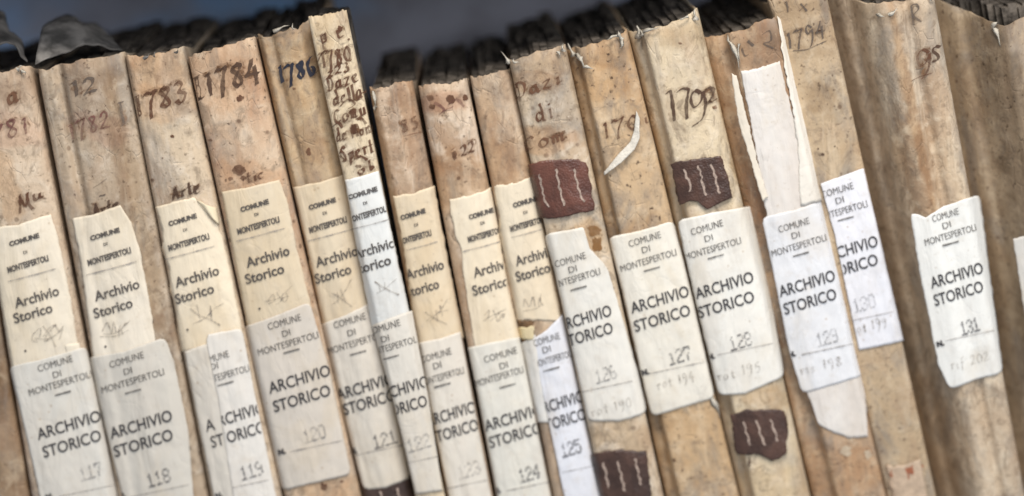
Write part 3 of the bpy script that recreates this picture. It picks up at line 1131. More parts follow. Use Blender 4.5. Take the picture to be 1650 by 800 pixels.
E = Book('brown ridged volume inscribed in blue-black ink, label numbered 121 above dark leather', [(413, 62), (583, 800)], [(503, 36), (666, 800)], y0=2, seed=5.2,
         mat=V(5.2, (190, 164, 124), (152, 118, 80), (212, 194, 156), stain_amt=.6, spots=.4), bulge=0.5, jag=2.0,
         prof=[(0, 4), (.12, 2), (.24, 3.5), (.36, .5), (.5, 0), (.72, .8), (.85, 3.5), (1, 5)],
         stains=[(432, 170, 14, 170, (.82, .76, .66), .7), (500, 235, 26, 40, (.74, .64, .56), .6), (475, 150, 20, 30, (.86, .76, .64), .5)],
         top=[(0, 0), (.25, -2), (.6, 0), (.75, -1), (1, 2)])
E.hand(write('1786', 478, 114, 66, 28), 5.6, BLUEB)
E.blots('ink_blot', [(497, 245, 4, 6), (474, 143, 3, 2)], SEPIA_F)
old_label(E, [(472, 302), (520, 292), (562, 278)], [(562, 278), (585, 380), (612, 490)], [(520, 530), (612, 490)], [(472, 302), (492, 390), (520, 530)],
          dict(com=(521, 328, 48), di=(525, 343), mon=(530, 362, 66), rule=(534, 378, 78), arc=(544, 413, 74), sto=(538, 441, 64), scr=(550, 478)),
          CREAM(5.7, (216, 199, 172), (198, 170, 132), .6), scr=2)
new_label(E, [(513, 524), (560, 506), (608, 482)], [(608, 482), (635, 600), (665, 768)], [(586, 789), (620, 786), (665, 768)], [(513, 524), (540, 620), (586, 789)],
          dict(com=(565, 516, 56), di=(568, 535), mon=(574, 552, 96), dash=(577, 568), arc=(590, 622, 100), sto=(597, 647, 92), num=(620, 707, 40), n=(571, 726), line=(608, 725, 82)),
          WHITE(5.8, (214, 206, 194)), '121')
E.sheet('leather_patch', [(578, 778), (640, 772), (668, 762)], [(668, 762), (690, 850)], [(600, 860), (690, 850)], [(578, 778), (600, 860)], leather(5, (0.062, 0.034, 0.025, 1)), off=.3, thick=.5)
E.stitches(E.e, [[(613, 790), (622, 830)], [(640, 785), (650, 830)]])

F = Book('tallest narrow cream volume covered in dark handwriting down its spine, label numbered 122', [(495, 31), (668, 800)], [(558, 16), (717, 800)], y0=-7, seed=6.4,
         mat=V(6.4, (218, 202, 166), (198, 172, 128), (232, 220, 192), stain_amt=.3, spots=.3, grey=.1), bulge=1.6, shoulder=2.5, jag=2.0, wob=.6, depth=.07, slant=(2, -3), board=(-12, -40))
hw = []
for txt, x, y, w, h in (('p e', 535, 52, 44, 24), ('1780', 541, 93, 54, 24), ('z23', 545, 112, 40, 14), ('Daze', 552, 128, 56, 22), ('della', 560, 153, 52, 22),
                        ('Comu', 564, 182, 56, 21), ('de Mon', 569, 212, 60, 20), ('Spert', 575, 243, 56, 22), ('ol', 588, 271, 30, 14)):
    hw += write(txt, x, y, w, h, 17)
hw += [[(512, 100), (520, 84), (528, 82)], [(548, 172), (560, 160), (572, 168), (560, 176)], [(535, 205), (545, 198), (552, 206)], [(566, 262), (580, 252), (592, 258)],
       [(552, 235), (548, 250), (556, 258)], [(590, 148), (580, 152), (578, 162)], [(590, 200), (582, 190), (574, 192)]]
F.hand(hw, 3.6, SEPIA)
F.blots('ink_blot', [(548, 47, 4, 5), (523, 60, 3, 4), (562, 64, 2, 2), (560, 187, 3, 2), (545, 215, 2, 3), (577, 268, 5, 3), (600, 270, 4, 3)], SEPIA)
old_label(F, [(556, 290), (585, 283), (610, 275)], [(610, 275), (630, 370), (660, 505)], [(600, 530), (660, 505)], [(556, 290), (575, 400), (600, 530)],
          dict(com=(586, 311, 52), di=(590, 327), mon=(594, 345, 68), rule=(598, 361, 62), arc=(604, 400, 74), sto=(600, 427, 68), scr=(618, 463), ss=.8),
          CREAM(6.5, (222, 221, 216), (206, 200, 190), .3), scr=2)
new_label(F, [(600, 524), (630, 512), (664, 500)], [(664, 500), (690, 640), (713, 790)], [(670, 796), (713, 790)], [(600, 524), (635, 650), (670, 796)],
          dict(com=(619, 527, 60), di=(622, 545), mon=(632, 558, 94), dash=(630, 575), arc=(648, 626, 96), sto=(650, 656, 86), num=(675, 713, 40), line=(680, 740, 50)),
          WHITE(6.6, (218, 212, 202)), '122', corner=0)

Gb = Book('shorter reddish-brown volume between the tall narrow one and the smudged one, label numbered 123', [(594, 146), (718, 800)], [(664, 131), (794, 800)], y0=1, seed=7.7,
          mat=V(7.7, (202, 180, 148), (164, 130, 98), (222, 204, 176), stain_amt=.6, spots=.5), bulge=1.5, jag=2.3,
          prof=[(0, 3), (.2, 0), (.5, 0), (.62, 2.5), (1, 3)],
          stains=[(672, 230, 20, 110, (.80, .70, .62), .8), (615, 260, 15, 90, (.86, .78, .70), .5)])
Gb.hand(write('85', 660, 200, 32, 20), 3.6, SEPIA)
Gb.strokes('ink_smear', [[(650, 220), (665, 216), (680, 213)]], 2, SEPIA_F, .35)
old_label(Gb, [(633, 316), (665, 312), (700, 299)], [(700, 299), (718, 400), (748, 545)], [(674, 562), (748, 545)], [(633, 316), (650, 400), (662, 490), (674, 562)],
          dict(com=(667, 345, 44), di=(672, 362), mon=(671, 382, 56), rule=(680, 396, 52), arc=(686, 434, 66), sto=(682, 464, 58), scr=(705, 506), ss=.8),
          CREAM(7.5, (218, 200, 172), (204, 174, 132), .7), scr=2, rough=1.6)
new_label(Gb, [(674, 552), (710, 545), (742, 534)], [(742, 534), (765, 660), (796, 822)], [(728, 822), (796, 822)], [(674, 552), (700, 690), (728, 822)],
          dict(com=(704, 572, 54), di=(706, 588), mon=(714, 606, 76), dash=(713, 620), arc=(728, 666, 86), sto=(734, 694, 82), num=(756, 756, 38), line=(750, 780, 70)),
          WHITE(7.6, (220, 213, 202)), '123', corner=0)

H = Book('volume with reddish smudges at the head of its spine, label numbered 124', [(673, 142), (799, 800)], [(753, 129), (889, 800)], y0=3, seed=8.2,
         mat=V(8.2, (210, 190, 160), (176, 146, 114), (226, 212, 188), stain_amt=.45, spots=.6), bulge=2.6, jag=2.2,
         stains=[(712, 165, 40, 22, (.86, .70, .64), .8), (735, 290, 75, 48, (.86, .76, .64), .8), (705, 300, 18, 60, (.86, .74, .62), .6), (728, 420, 14, 100, (.8, .72, .62), .6)])
H.blots('ink_blot', [(693, 158, 6, 5), (696, 172, 5, 4), (726, 160, 7, 7), (733, 250, 3, 7), (739, 287, 3, 3), (750, 158, 4, 6)], SEPIA)
H.strokes('ink_smear', [[(700, 165), (715, 176), (708, 185)], [(722, 170), (735, 160), (748, 172)], [(712, 180), (730, 172)]], 4, RED_F, .35)
H.hand(write('i 22', 746, 242, 42, 17), 3.4, SEPIA)
old_label(H, [(724, 321), (755, 316), (791, 302)], [(791, 302), (804, 360), (808, 400), (820, 470), (840, 545)], [(766, 568), (840, 545)],
          [(724, 321), (733, 380), (744, 402), (746, 440), (766, 568)],
          dict(com=(777, 344, 44), di=(779, 359), mon=(782, 378, 58), rule=(776, 397, 62), arc=(796, 430, 70), sto=(792, 460, 64), scr=(798, 508), ss=.8),
          CREAM(8.4, (228, 213, 188), (212, 186, 148), .5), scr=3, rough=1.5)
new_label(H, [(754, 560), (790, 552), (838, 542)], [(838, 542), (860, 660), (892, 822)], [(806, 822), (892, 822)], [(754, 560), (780, 690), (806, 822)],
          dict(com=(808, 571, 58), di=(813, 588), mon=(806, 606, 84), dash=(818, 621), arc=(828, 672, 100), sto=(832, 700, 92), num=(853, 762, 36), n=(802, 790), line=(850, 783, 70)),
          WHITE(8.5, (222, 218, 208)), '124', corner=0)

I = Book('narrow plain tan volume left of the Dazi volume, creased torn label numbered 125', [(757, 127), (891, 800)], [(824, 112), (970, 800)], y0=3, seed=9.5,
         mat=V(9.5, (204, 180, 146), (170, 134, 98), (218, 202, 174), stain_amt=.5, spots=.35), bulge=2.4, jag=2.0,
         stains=[(800, 265, 60, 48, (.84, .72, .60), .8), (785, 170, 16, 50, (.88, .8, .72), .5)])
old_label(I, [(796, 301), (825, 296), (858, 284)], [(858, 284), (873, 350), (888, 430), (905, 520)], [(832, 522), (850, 515), (905, 520)],
          [(796, 301), (805, 350), (803, 400), (818, 460), (832, 522)],
          dict(com=(848, 325, 44), di=(848, 342), mon=(850, 361, 58), rule=(848, 376, 50), arc=(862, 412, 66), sto=(860, 438, 60), scr=(862, 486), ss=.8),
          CREAM(9.6, (226, 211, 186), (208, 180, 142), .5), scr=1, rough=2.4)
I.sheet('torn_patch', [(833, 516), (862, 514)], [(862, 514), (852, 552)], [(834, 556), (852, 552)], [(833, 516), (834, 556)], M_HOLE, off=.4, thick=.2, nu=8, nv=8, rough=3)
I.sheet('torn_flap', [(836, 528), (862, 522)], [(862, 522), (858, 546)], [(838, 545), (858, 546)], [(836, 528), (838, 545)], CREAM(9.9, (232, 212, 166)), off=1.0, nu=8, nv=8, rough=2.5,
        lift=lambda u, v: 1.5 * u)
I.sheet('paper_strip', [(832, 558), (862, 538)], [(862, 538), (885, 680)], [(862, 680), (885, 680)], [(832, 558), (845, 610), (862, 680)], WHITE(9.8, (226, 224, 220)), off=.5,
        rough=1.0, nu=12, lift=lambda u, v: 1.6 * abs(math.sin(u * 6)) * (1 - v))
new_label(I, [(858, 546), (880, 532), (906, 506)], [(906, 506), (932, 620), (968, 790), (972, 822)], [(914, 822), (972, 822)], [(858, 546), (880, 660), (914, 822)],
          dict(com=(882, 546, 46), di=(882, 562), mon=(893, 577, 64), dash=(888, 594), arc=(903, 648, 84), sto=(909, 676, 78), num=(920, 721, 34), line=(930, 755, 50)),
          WHITE(9.7, (224, 225, 232), (214, 212, 214)), '125', off=1.4, corner=0)

J = Book('volume inscribed Dazi di with a red-brown stitched leather patch above the label numbered 126', [(820, 100), (971, 800)], [(912, 72), (1070, 800)], y0=-4, seed=10.3,
         mat=V(10.3, (206, 188, 156), (168, 138, 104), (226, 216, 194), stain_amt=.3, spots=.5, grey=.4), bulge=3.0, jag=2.0,
         stains=[(865, 105, 55, 32, (.78, .72, .66), .8), (868, 135, 55, 18, (.80, .66, .54), .6), (878, 228, 52, 24, (.80, .62, .48), .7),
                 (1000, 700, 60, 26, (.86, .78, .68), .6), (950, 380, 24, 26, (.85, .68, .50), .7), (945, 200, 10, 150, (.84, .78, .70), .7)])
J.hand(write('Dazi', 866, 136, 80, 24), 4.5, SEPIA_F)
J.hand(write('di', 876, 181, 32, 26), 3.6, SEPIA)
J.hand(write('Com', 878, 224, 76, 22), 4.4, SEPIA_F)
for cx in (0,):
    p1 = J.sheet('leather_patch', [(854, 264), (880, 258), (925, 256), (943, 262)], [(943, 262), (952, 300), (957, 338)], [(872, 350), (895, 352), (930, 344), (957, 338)],
                 [(854, 264), (862, 300), (872, 350)], leather(1, (0.120, 0.044, 0.028, 1)), off=.5, thick=1.6, rough=1.8, nu=30, nv=30,
                 label='red-brown leather patch with three lines of stitching')
    J.stitches(p1, [[(868, 280), (874, 305), (877, 320), (884, 333)], [(896, 272), (901, 300), (904, 312), (909, 331)], [(925, 272), (930, 295), (935, 312), (941, 324)]])
J.blots('glue_stain', [(957, 372, 10, 8), (962, 395, 8, 12)], ink('glue_stain', (.26, .13, .05, 1), .5, 120))
new_label(J, [(876, 378), (905, 372), (940, 366), (950, 400), (978, 430)], [(978, 430), (1002, 510), (1028, 600), (1043, 664)], [(948, 678), (1000, 678), (1043, 664)],
          [(876, 378), (892, 430), (915, 530), (948, 678)],
          dict(com=(920, 418, 54), di=(924, 433), mon=(926, 449, 92), dash=(932, 464), arc=(943, 512, 94), sto=(948, 539, 88), num=(976, 602, 36), line=(978, 622, 84)),
          WHITE(10.5, (226, 222, 214)), '126', note=('rot 190', 985, 655, 70), rough=.8)
p2 = J.sheet('leather_patch', [(955, 732), (985, 724), (1040, 726)], [(1040, 726), (1046, 770), (1052, 830)], [(985, 835), (1020, 815), (1052, 830)],
             [(955, 732), (965, 775), (985, 835)], leather(2, (0.070, 0.035, 0.024, 1)), off=.5, thick=1.6, rough=2.4, nu=30, nv=30)
J.stitches(p2, [[(971, 744), (976, 762), (980, 785)], [(994, 742), (1000, 762), (1006, 790)], [(1023, 738), (1028, 760), (1032, 780)]])

K = Book('tan volume with a curling white tear across its spine, label numbered 127', [(914, 87), (1073, 800)], [(1012, 50), (1192, 800)], y0=-1, seed=11.9,
         board=(-3, -3), mat=V(11.9, (202, 174, 132), (176, 140, 96), (218, 198, 162), stain_amt=.6, spots=.8), bulge=1.2,
         prof=[(0, 10), (.13, 9), (.2, 0.4), (.24, 0), (1, 0)],
         stains=[(968, 85, 45, 28, (.82, .76, .70), .7), (970, 130, 45, 30, (.88, .76, .62), .6), (935, 200, 14, 160, (.72, .66, .60), .9), (1130, 720, 70, 60, (.92, .84, .72), .5)])  # includes a darker band down the recessed left strip
K.hand(write('170', 1000, 204, 70, 24), 3.6, SEPIA)
K.hand(write('i', 1040, 190, 12, 18), 3.0, SEPIA_F)
new_label(K, [(980, 382), (1030, 372), (1085, 355)], [(1085, 355), (1110, 450), (1152, 640)], [(1050, 671), (1152, 640)], [(980, 382), (1005, 480), (1030, 590), (1050, 671)],
          dict(com=(1040, 385, 56), di=(1042, 401), mon=(1046, 419, 98), dash=(1050, 433), arc=(1064, 482, 102), sto=(1068, 512, 98), num=(1095, 572, 38), n=(1041, 599), line=(1090, 592, 92)),
          WHITE(11.5, (230, 224, 212)), '127', note=('rot 194', 1088, 612, 64))

Lb = Book('cream volume inscribed 1792 with two dark stitched leather patches, label numbered 128', [(1016, 60), (1194, 800)], [(1128, 20), (1308, 800)], y0=-4, seed=12.2,
          board=(-3, -3), mat=V(12.2, (216, 200, 164), (190, 160, 116), (230, 218, 190), stain_amt=.35, spots=.3, grey=.12), bulge=2.2, wob=.7,
          prof=[(0, 11), (.14, 10), (.2, .4), (.24, 0), (.84, 0), (1, 4)],
          stains=[(1110, 60, 60, 18, (.84, .78, .70), .6), (1060, 260, 9, 260, (.76, .68, .58), .8), (1175, 200, 10, 190, (.86, .76, .62), .7),  # the narrow left entry darkens the recessed strip
                  (1235, 640, 40, 22, (.86, .74, .60), .6), (1240, 780, 70, 24, (.94, .86, .74), .6)])
Lb.hand([[(1073, 152), (1080, 147), (1084, 170), (1087, 195)], [(1090, 150), (1099, 143), (1110, 144)], [(1110, 144), (1106, 166), (1107, 192)], [(1129, 150), (1119, 146), (1113, 160), (1119, 173), (1130, 162), (1132, 148), (1137, 168), (1131, 192), (1115, 204)], [(1135, 149), (1142, 141), (1150, 146), (1147, 157), (1140, 166), (1148, 164), (1156, 159)]], 5.2, DARK)
Lb.blots('ink_blot', [(1096, 70, 3, 2), (1152, 173, 4, 3)], SEPIA_F)
p3 = Lb.sheet('leather_patch', [(1081, 263), (1120, 256), (1160, 251)], [(1160, 251), (1172, 285), (1179, 318)], [(1096, 330), (1112, 322), (1125, 325), (1140, 336), (1158, 326), (1179, 318)],
              [(1081, 263), (1090, 300), (1096, 330)], leather(3, (0.078, 0.036, 0.023, 1)), off=.5, thick=1.6, rough=1.6, nu=30, nv=30,
              label='dark brown leather patch with a bite missing at its lower edge')
Lb.stitches(p3, [[(1102, 272), (1105, 285), (1111, 292), (1111, 308)], [(1123, 266), (1129, 280), (1131, 295), (1137, 314)], [(1144, 264), (1151, 280), (1154, 296), (1159, 311)]])
new_label(Lb, [(1091, 355), (1150, 342), (1214, 331)], [(1214, 331), (1234, 420), (1264, 606)], [(1158, 637), (1200, 634), (1264, 606)], [(1091, 355), (1115, 460), (1158, 637)],
          dict(com=(1140, 366, 56), di=(1143, 383), mon=(1150, 400, 98), dash=(1153, 413), arc=(1168, 459, 102), sto=(1171, 490, 98), num=(1193, 549, 38), n=(1147, 574), line=(1200, 562, 92)),
          WHITE(12.5, (232, 229, 222)), '128', note=('rot 195', 1190, 598, 74))
p4 = Lb.sheet('leather_patch', [(1177, 668), (1205, 660), (1252, 658), (1262, 664)], [(1262, 664), (1268, 695), (1266, 730)], [(1188, 730), (1215, 730), (1245, 742), (1266, 730)],
              [(1177, 668), (1182, 700), (1188, 730)], leather(4, (0.074, 0.036, 0.024, 1)), off=.5, thick=1.6, rough=2.0, nu=30, nv=30,
              label='dark brown leather patch below the label')
Lb.stitches(p4, [[(1197, 678), (1202, 695), (1208, 716)], [(1218, 676), (1222, 690), (1226, 702), (1232, 716)], [(1241, 675), (1247, 692), (1252, 710)]])
Lb.blots('ink_blot', [(1207, 744, 2.5, 8)], DARK)

Mb = Book('volume wrapped in torn white paper over its upper spine, label numbered 129', [(1138, 66), (1311, 800)], [(1252, 28), (1429, 800)], y0=-2, seed=13.4,
          board=(-3, -3), mat=V(13.4, (190, 160, 124), (156, 116, 80), (214, 196, 164), stain_amt=.55, spots=.5, grey=.35), bulge=1.0,
          prof=[(0, 10), (.26, 8), (.34, .4), (.4, 0), (1, 0)],
          stains=[(1215, 80, 50, 40, (.72, .68, .64), .85), (1175, 200, 14, 200, (.78, .70, .60), .8), (1350, 760, 70, 50, (.92, .76, .60), .6)])  # second entry: darker along the set-back left strip
Mb.strokes('ink_smear', [[(1195, 78), (1200, 90), (1206, 88)], [(1228, 56), (1240, 50), (1242, 66), (1230, 70), (1246, 78)], [(1205, 66), (1214, 74)]], 3.2, GREYI, .35)
Mb.blots('pale_spot', [(1363, 727, 9, 8), (1398, 733, 5, 9)], ink('pale_wear', (.62, .5, .36, 1), .5, 150))
wp = Mb.sheet('paper_wrapper', [(1194, 116), (1222, 110), (1256, 99)], [(1256, 99), (1275, 180), (1300, 260), (1330, 345), (1345, 400), (1393, 600), (1398, 704)],
              [(1318, 682), (1335, 694), (1372, 706), (1398, 704)],
              [(1194, 116), (1212, 210), (1232, 330), (1260, 470), (1290, 600), (1318, 682)], paper('wrapper_paper', 13, srgb(220, 213, 205), srgb(204, 190, 176), .6, bump=.4),
              off=.35, thick=.4, rough=2.0, nu=34, nv=130, label='torn white paper glued round the spine')
Mb.sheet('torn_flap', [(1178, 118), (1186, 121)], [(1186, 121), (1205, 200), (1222, 270), (1237, 318)], [(1228, 322), (1237, 318)],
         [(1178, 118), (1188, 190), (1194, 210), (1212, 270), (1228, 322)], WHITE(13.7, (222, 212, 196)), off=1.5, thick=.4, rough=1.6, nu=8,
         lift=lambda u, v: 1.5 * (1 - u), label='narrow torn strip of white paper standing off the left of the spine')
Mb.sheet('torn_flap', [(1252, 26), (1262, 40)], [(1262, 40), (1282, 90), (1297, 160), (1296, 205), (1302, 215), (1324, 322)],
         [(1290, 332), (1324, 322)], [(1252, 26), (1262, 100), (1272, 150), (1284, 220), (1290, 332)], WHITE(13.8, (232, 226, 216)), off=.9, thick=.4, rough=2.4, nu=12,
         lift=lambda u, v: 2.4 * u * (1 - .4 * v), label='long torn flap of white paper standing off the right of the spine')
new_label(Mb, [(1227, 350), (1280, 338), (1336, 319)], [(1336, 319), (1352, 400), (1392, 604)], [(1292, 634), (1340, 620), (1392, 604)], [(1227, 350), (1246, 440), (1270, 560), (1292, 634)],
          dict(com=(1280, 362, 54), di=(1283, 378), mon=(1288, 395, 96), dash=(1290, 409), arc=(1301, 456, 98), sto=(1306, 485, 92), num=(1332, 543, 36), n=(1277, 570), line=(1332, 562, 84)),
          WHITE(13.9, (226, 226, 229), (216, 214, 214)), '129', off=1.2, note=('ris 198', 1322, 588, 72))

Nb = Book('tall tan volume inscribed 1794 and underlined, white label numbered 130', [(1238, 0), (1429, 800)], [(1330, -24), (1510, 800)], y0=3, seed=14.1,
          mat=V(14.1, (190, 168, 132), (156, 128, 94), (212, 196, 164), stain_amt=.45, spots=.6, grey=.4), bulge=1.2, shoulder=3,
          stains=[(1290, 40, 70, 50, (.78, .74, .70), .8), (1323, 162, 26, 32, (.70, .64, .58), .8), (1400, 250, 40, 30, (.92, .82, .7), .4), (1440, 690, 50, 60, (.96, .94, .9), .4)])
Nb.hand(write('1794', 1298, 56, 70, 26), 3.6, GREYI)
Nb.hand(write('1', 1268, 12, 12, 18) + write('x', 1295, 12, 14, 12) + [[(1290, 6), (1300, 18)], [(1300, 6), (1288, 18)]], 3, GREYI)
Nb.strokes('underline', [[(1278, 82), (1300, 80), (1318, 72), (1332, 66)]], 2.6, GREYI, .35)
Nb.blots('wormhole', [(1326, 249, 3, 2.4), (1318, 240, 1.5, 1.5), (1345, 236, 1.4, 1.4)], DARK)
new_label(Nb, [(1322, 296), (1355, 284), (1391, 271)], [(1391, 271), (1412, 360), (1456, 549)], [(1384, 564), (1456, 549)], [(1322, 296), (1345, 380), (1384, 564)],
          dict(com=(1350, 306, 56), di=(1354, 322), mon=(1356, 340, 92), dash=(1362, 352), arc=(1369, 401, 100), sto=(1371, 430, 96), num=(1392, 488, 38), line=(1400, 510, 80)),
          WHITE(14.5, (228, 227, 232), (216, 216, 220)), '130', note=('rot 199', 1400, 524, 60), corner=0)
Nb.sheet('torn_flap', [(1428, 748), (1452, 752), (1482, 738)], [(1482, 738), (1500, 830)], [(1445, 835), (1500, 830)], [(1428, 748), (1445, 835)],
         plain('raw_skin', (0.50, 0.37, 0.26, 1), .7, .2, 80, .5), off=.4, thick=.5, rough=3.5, nu=16, nv=24, lift=lambda u, v: 1.2 * abs(math.sin(u * 5)),
         label='pinkish torn edge of the cover near the foot')
Nb.blots('rust_stain', [(1452, 766, 14, 6), (1468, 758, 15, 6), (1440, 762, 8, 7), (1478, 752, 8, 5)], ink('rust', (.36, .13, .07, 1), .45, 160), off=1.6)

O = Book('thick volume with a ridged spine inscribed 95 and underlined, white label numbered 131', [(1342, 10), (1514, 800)], [(1508, -8), (1655, 800)], y0=-6, seed=15.8,
         mat=V(15.8, (202, 184, 154), (172, 148, 118), (224, 212, 184), stain_amt=.3, brown=.2, spots=.3, grey=.3), bulge=1.0, wob=.3, shoulder=5,
         prof=[(0, 52), (.20, 34), (.38, 11), (.45, 2.5), (.53, 0), (.62, 1), (.71, 5), (.78, 1), (.88, 0), (1, 1.5)], slant=(-4, 0), top=[(0, 0), (.38, -2), (.5, 0), (.7, -2), (1, 0)], board=(2, 2),
         stains=[(1490, 270, 40, 70, (.92, .82, .70), .45), (1466, 160, 9, 200, (.74, .60, .46), .8), (1430, 160, 14, 180, (1.12, 1.1, 1.06), .7), (1535, 260, 12, 120, (1.15, 1.14, 1.1), .7), (1380, 250, 44, 330, (.74, .73, .74), .9), (1510, 700, 60, 90, (.80, .70, .60), .6),  # grey side, dark groove and bright ridges are shading painted into the colour
                 (1590, 660, 40, 50, (.84, .80, .76), .5)])
O.hand([[(1497, 85), (1486, 80), (1478, 92), (1482, 106), (1492, 101), (1498, 86), (1496, 110), (1485, 128)]], 4.4, SEPIA)
O.hand([[(1515, 76), (1507, 75), (1503, 82), (1511, 89), (1511, 97), (1502, 99)]], 4.0, DARK)
O.hand(write('R', 1477, 24, 24, 30), 3.2, GREYI)
O.strokes('underline', [[(1468, 131), (1482, 124), (1502, 118)]], 2.6, SEPIA, .35)
new_label(O, [(1466, 341), (1490, 350), (1520, 332), (1578, 312)], [(1578, 312), (1592, 420), (1616, 600)], [(1530, 627), (1570, 612), (1616, 600)], [(1466, 341), (1482, 440), (1512, 590), (1530, 627)],
          dict(com=(1524, 346, 46), di=(1526, 362), mon=(1532, 378, 90), dash=(1531, 392), arc=(1542, 443, 92), sto=(1545, 472, 86), num=(1562, 525, 32), n=(1516, 553), line=(1562, 540, 80)),
          WHITE(15.9, (232, 231, 227), (220, 216, 208)), '131', note=('rif 202', 1562, 580, 66), rough=1.0)

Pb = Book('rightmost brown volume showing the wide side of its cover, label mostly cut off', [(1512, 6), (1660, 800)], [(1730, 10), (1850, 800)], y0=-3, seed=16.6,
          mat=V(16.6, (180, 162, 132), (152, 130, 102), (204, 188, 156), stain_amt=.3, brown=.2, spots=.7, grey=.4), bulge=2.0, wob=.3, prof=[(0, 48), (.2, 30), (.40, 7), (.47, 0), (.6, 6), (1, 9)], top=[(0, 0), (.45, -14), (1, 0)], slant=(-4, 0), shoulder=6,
          stains=[(1648, 250, 34, 300, (.46, .42, .38), .9), (1570, 420, 50, 120, (.82, .74, .66), .6), (1560, 120, 40, 80, (.84, .80, .74), .5)])  # first entry paints the spine's shade into its colour
Pb.sheet('paper_label', [(1632, 384), (1700, 370)], [(1700, 370), (1740, 620)], [(1672, 640), (1740, 620)], [(1632, 384), (1650, 500), (1672, 640)], WHITE(16.9, (206, 202, 196)), off=.6, rough=1)

# ------------------------------------------------------------------ frayed corners, tears, curled parchment


def shards(bk, name, items, mat=M_TEAR):
    """little torn slivers standing off the head of a spine: (x, y, dx, dy, width)"""
    verts, faces = [], []
    for (x, y, dx, dy, w) in items:
        n = 7
        base = len(verts)
        for i in range(n + 1):
            t = i / n
            px, py = x + dx * t + 1.5 * math.sin(t * 5 + x), y + dy * t + 1.2 * math.cos(t * 6 + y)
            hw = w * 1.5 * (1 - t) ** 0.9 * (0.8 + .3 * math.sin(t * 9 + x))
            l = math.hypot(dx, dy)
            ox, oy = -dy / l * hw, dx / l * hw
            c = bk.on(px, max(py, -200), 0)
            yy = bk.y0 + (bk.dy(c.x, c.z)) - (0.8 + 1.6 * math.sin(t * 3)) * MM
            for sgn, dd in ((-1, 0), (1, 0), (0, -.9)):
                q = P(px + ox * sgn, py + oy * sgn, yy)
                verts.append((q.x, yy + dd * MM, q.z))
        for i in range(n):
            a = base + i * 3
            for k in range(3):
                k2 = (k + 1) % 3
                faces.append((a + k, a + k2, a + 3 + k2, a + 3 + k))
    o = mesh_obj(name, verts, faces, mat, bk.e)
    o['kind'] = 'stuff'
    return o


shards(Lb, 'frayed_edge', [(1119, 34, 1, -20, 4), (1030, 62, -3, -22, 6), (1036, 60, -4, -12, 5), (1108, 28, -16, 4, 2), (1036, 52, 30, -10, 2.5)])
shards(K, 'frayed_edge', [(924, 92, -8, -22, 4), (930, 86, 14, 26, 4), (940, 108, 16, 2, 3), (1002, 64, -8, -16, 4), (996, 58, -22, 6, 2.5), (1004, 66, -6, 14, 3)])
shards(J, 'frayed_edge', [(822, 104, -14, -20, 3.5), (826, 98, 10, 4, 3), (906, 84, 2, -14, 3), (898, 84, 6, 10, 2)])
shards(Mb, 'frayed_edge', [(1178, 72, -8, -18, 3), (1180, 70, 12, 42, 4), (1190, 70, 2, 34, 2)])
shards(O, 'frayed_edge', [(1412, 22, 14, 6, 3), (1432, 24, 16, -10, 3), (1500, 2, 4, -10, 3)])
shards(Pb, 'frayed_edge', [(1600, 44, 6, -10, 4), (1602, 46, 12, 30, 3.5)])
shards(A, 'frayed_edge', [(26, 112, 12, -6, 3), (36, 112, 5, 10, 3)])
shards(C, 'frayed_edge', [(232, 96, 10, -10, 2.5), (246, 92, 6, -8, 2), (282, 86, 6, -8, 2)], M_FLAP)
shards(E, 'frayed_edge', [(440, 50, 28, -10, 2.5), (474, 48, -4, -10, 2)])
shards(Gb, 'frayed_edge', [(602, 148, 2, 30, 3), (606, 172, -4, 6, 3)])
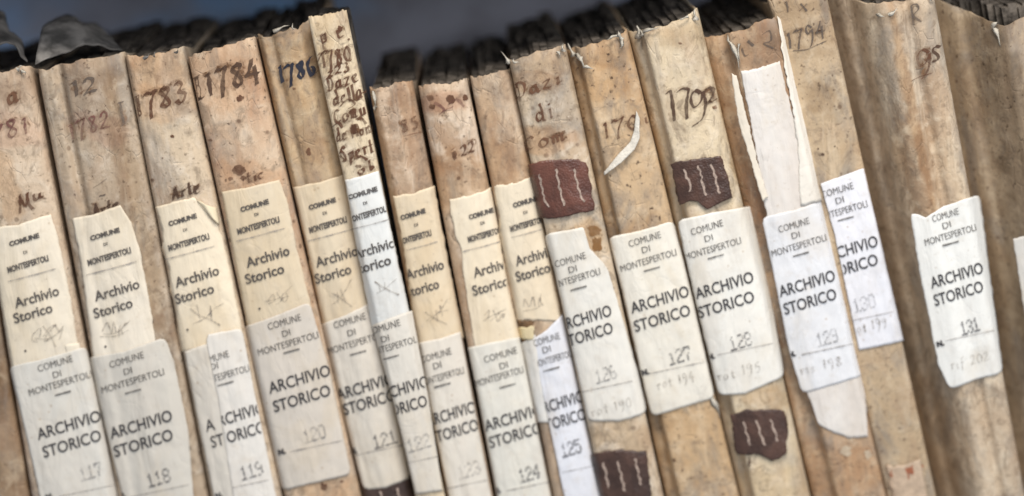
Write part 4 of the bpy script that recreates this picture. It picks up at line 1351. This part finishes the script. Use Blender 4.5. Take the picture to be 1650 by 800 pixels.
# the long white tear on the 127 volume
K.sheet('torn_flap', [(1025, 178), (1030, 190)], [(1030, 190), (1030, 222), (1022, 240), (1000, 262), (974, 282)], [(973, 278), (974, 282)],
        [(1025, 178), (1023, 205), (1016, 228), (996, 250), (973, 278)], plain('torn_white', (0.62, 0.57, 0.49, 1), .8, .1, 200, .4), off=1.0, thick=.6, nu=6, nv=40, rough=.6,
        lift=lambda u, v: 2.2 * u * math.sin(v * 3.1), label='white curling tear in the vellum')
shards(K, 'paper_sliver', [(1148, 640, 12, 34, 5)])
A.sheet('torn_patch', [(104, 556), (128, 552)], [(128, 552), (132, 570)], [(108, 575), (132, 570)], [(104, 556), (108, 575)], CREAM(1.9), off=.5, nu=6, nv=6)


def curled(bk, pts, y, name='curled_parchment'):
    """stiff parchment leaf rising behind the spine; rows of photo pixels with their own depth"""
    nr, nc = len(pts), len(pts[0])
    verts, faces = [], []
    SUB = 8

    def cr(p0, p1, p2, p3, t):
        return tuple(0.5 * (2 * p1[c] + (p2[c] - p0[c]) * t + (2 * p0[c] - 5 * p1[c] + 4 * p2[c] - p3[c]) * t * t
                            + (3 * p1[c] - p0[c] - 3 * p2[c] + p3[c]) * t ** 3) for c in range(3))
    rows = []
    for r in pts:
        row = []
        for i in range(nc - 1):
            for k in range(SUB):
                row.append(cr(r[max(0, i - 1)], r[i], r[i + 1], r[min(nc - 1, i + 2)], k / SUB))
        row.append(r[-1])
        rows.append(row)
    N = len(rows[0])
    R = []
    for j in range(nr - 1):
        for k in range(SUB):
            R.append([cr(rows[max(0, j - 1)][i], rows[j][i], rows[j + 1][i], rows[min(nr - 1, j + 2)][i], k / SUB) for i in range(N)])
    R.append(rows[-1])
    for row in R:
        for (px, py, d) in row:
            dd = (d + y) * MM
            q = P(px, py, dd)
            n = 5.0 * MM * fbm(q.x * 55, q.z * 55, y, 4)
            verts.append((q.x + n * .4, q.y + n, q.z + n * .6))
    for j in range(len(R) - 1):
        for i in range(N - 1):
            a = j * N + i
            faces.append((a, a + N, a + N + 1, a + 1))
    return mesh_obj(name, verts, faces, M_FLAP, bk.e, thick=.8 * MM)


curled(B, [[(60, 100, 0), (66, 52, 30), (78, 38, 60)], [(110, 88, 14), (120, 38, 44), (112, 26, 70)], [(150, 78, 22), (142, 56, 46), (126, 34, 70)],
           [(198, 82, 26), (178, 62, 60), (150, 46, 84)]], 12)
curled(A, [[(-40, 100, 8), (-30, 50, 40), (-20, 28, 60)], [(10, 72, 12), (4, 40, 40), (2, 22, 60)], [(44, 100, 10), (30, 62, 40), (14, 36, 60)]], 12)
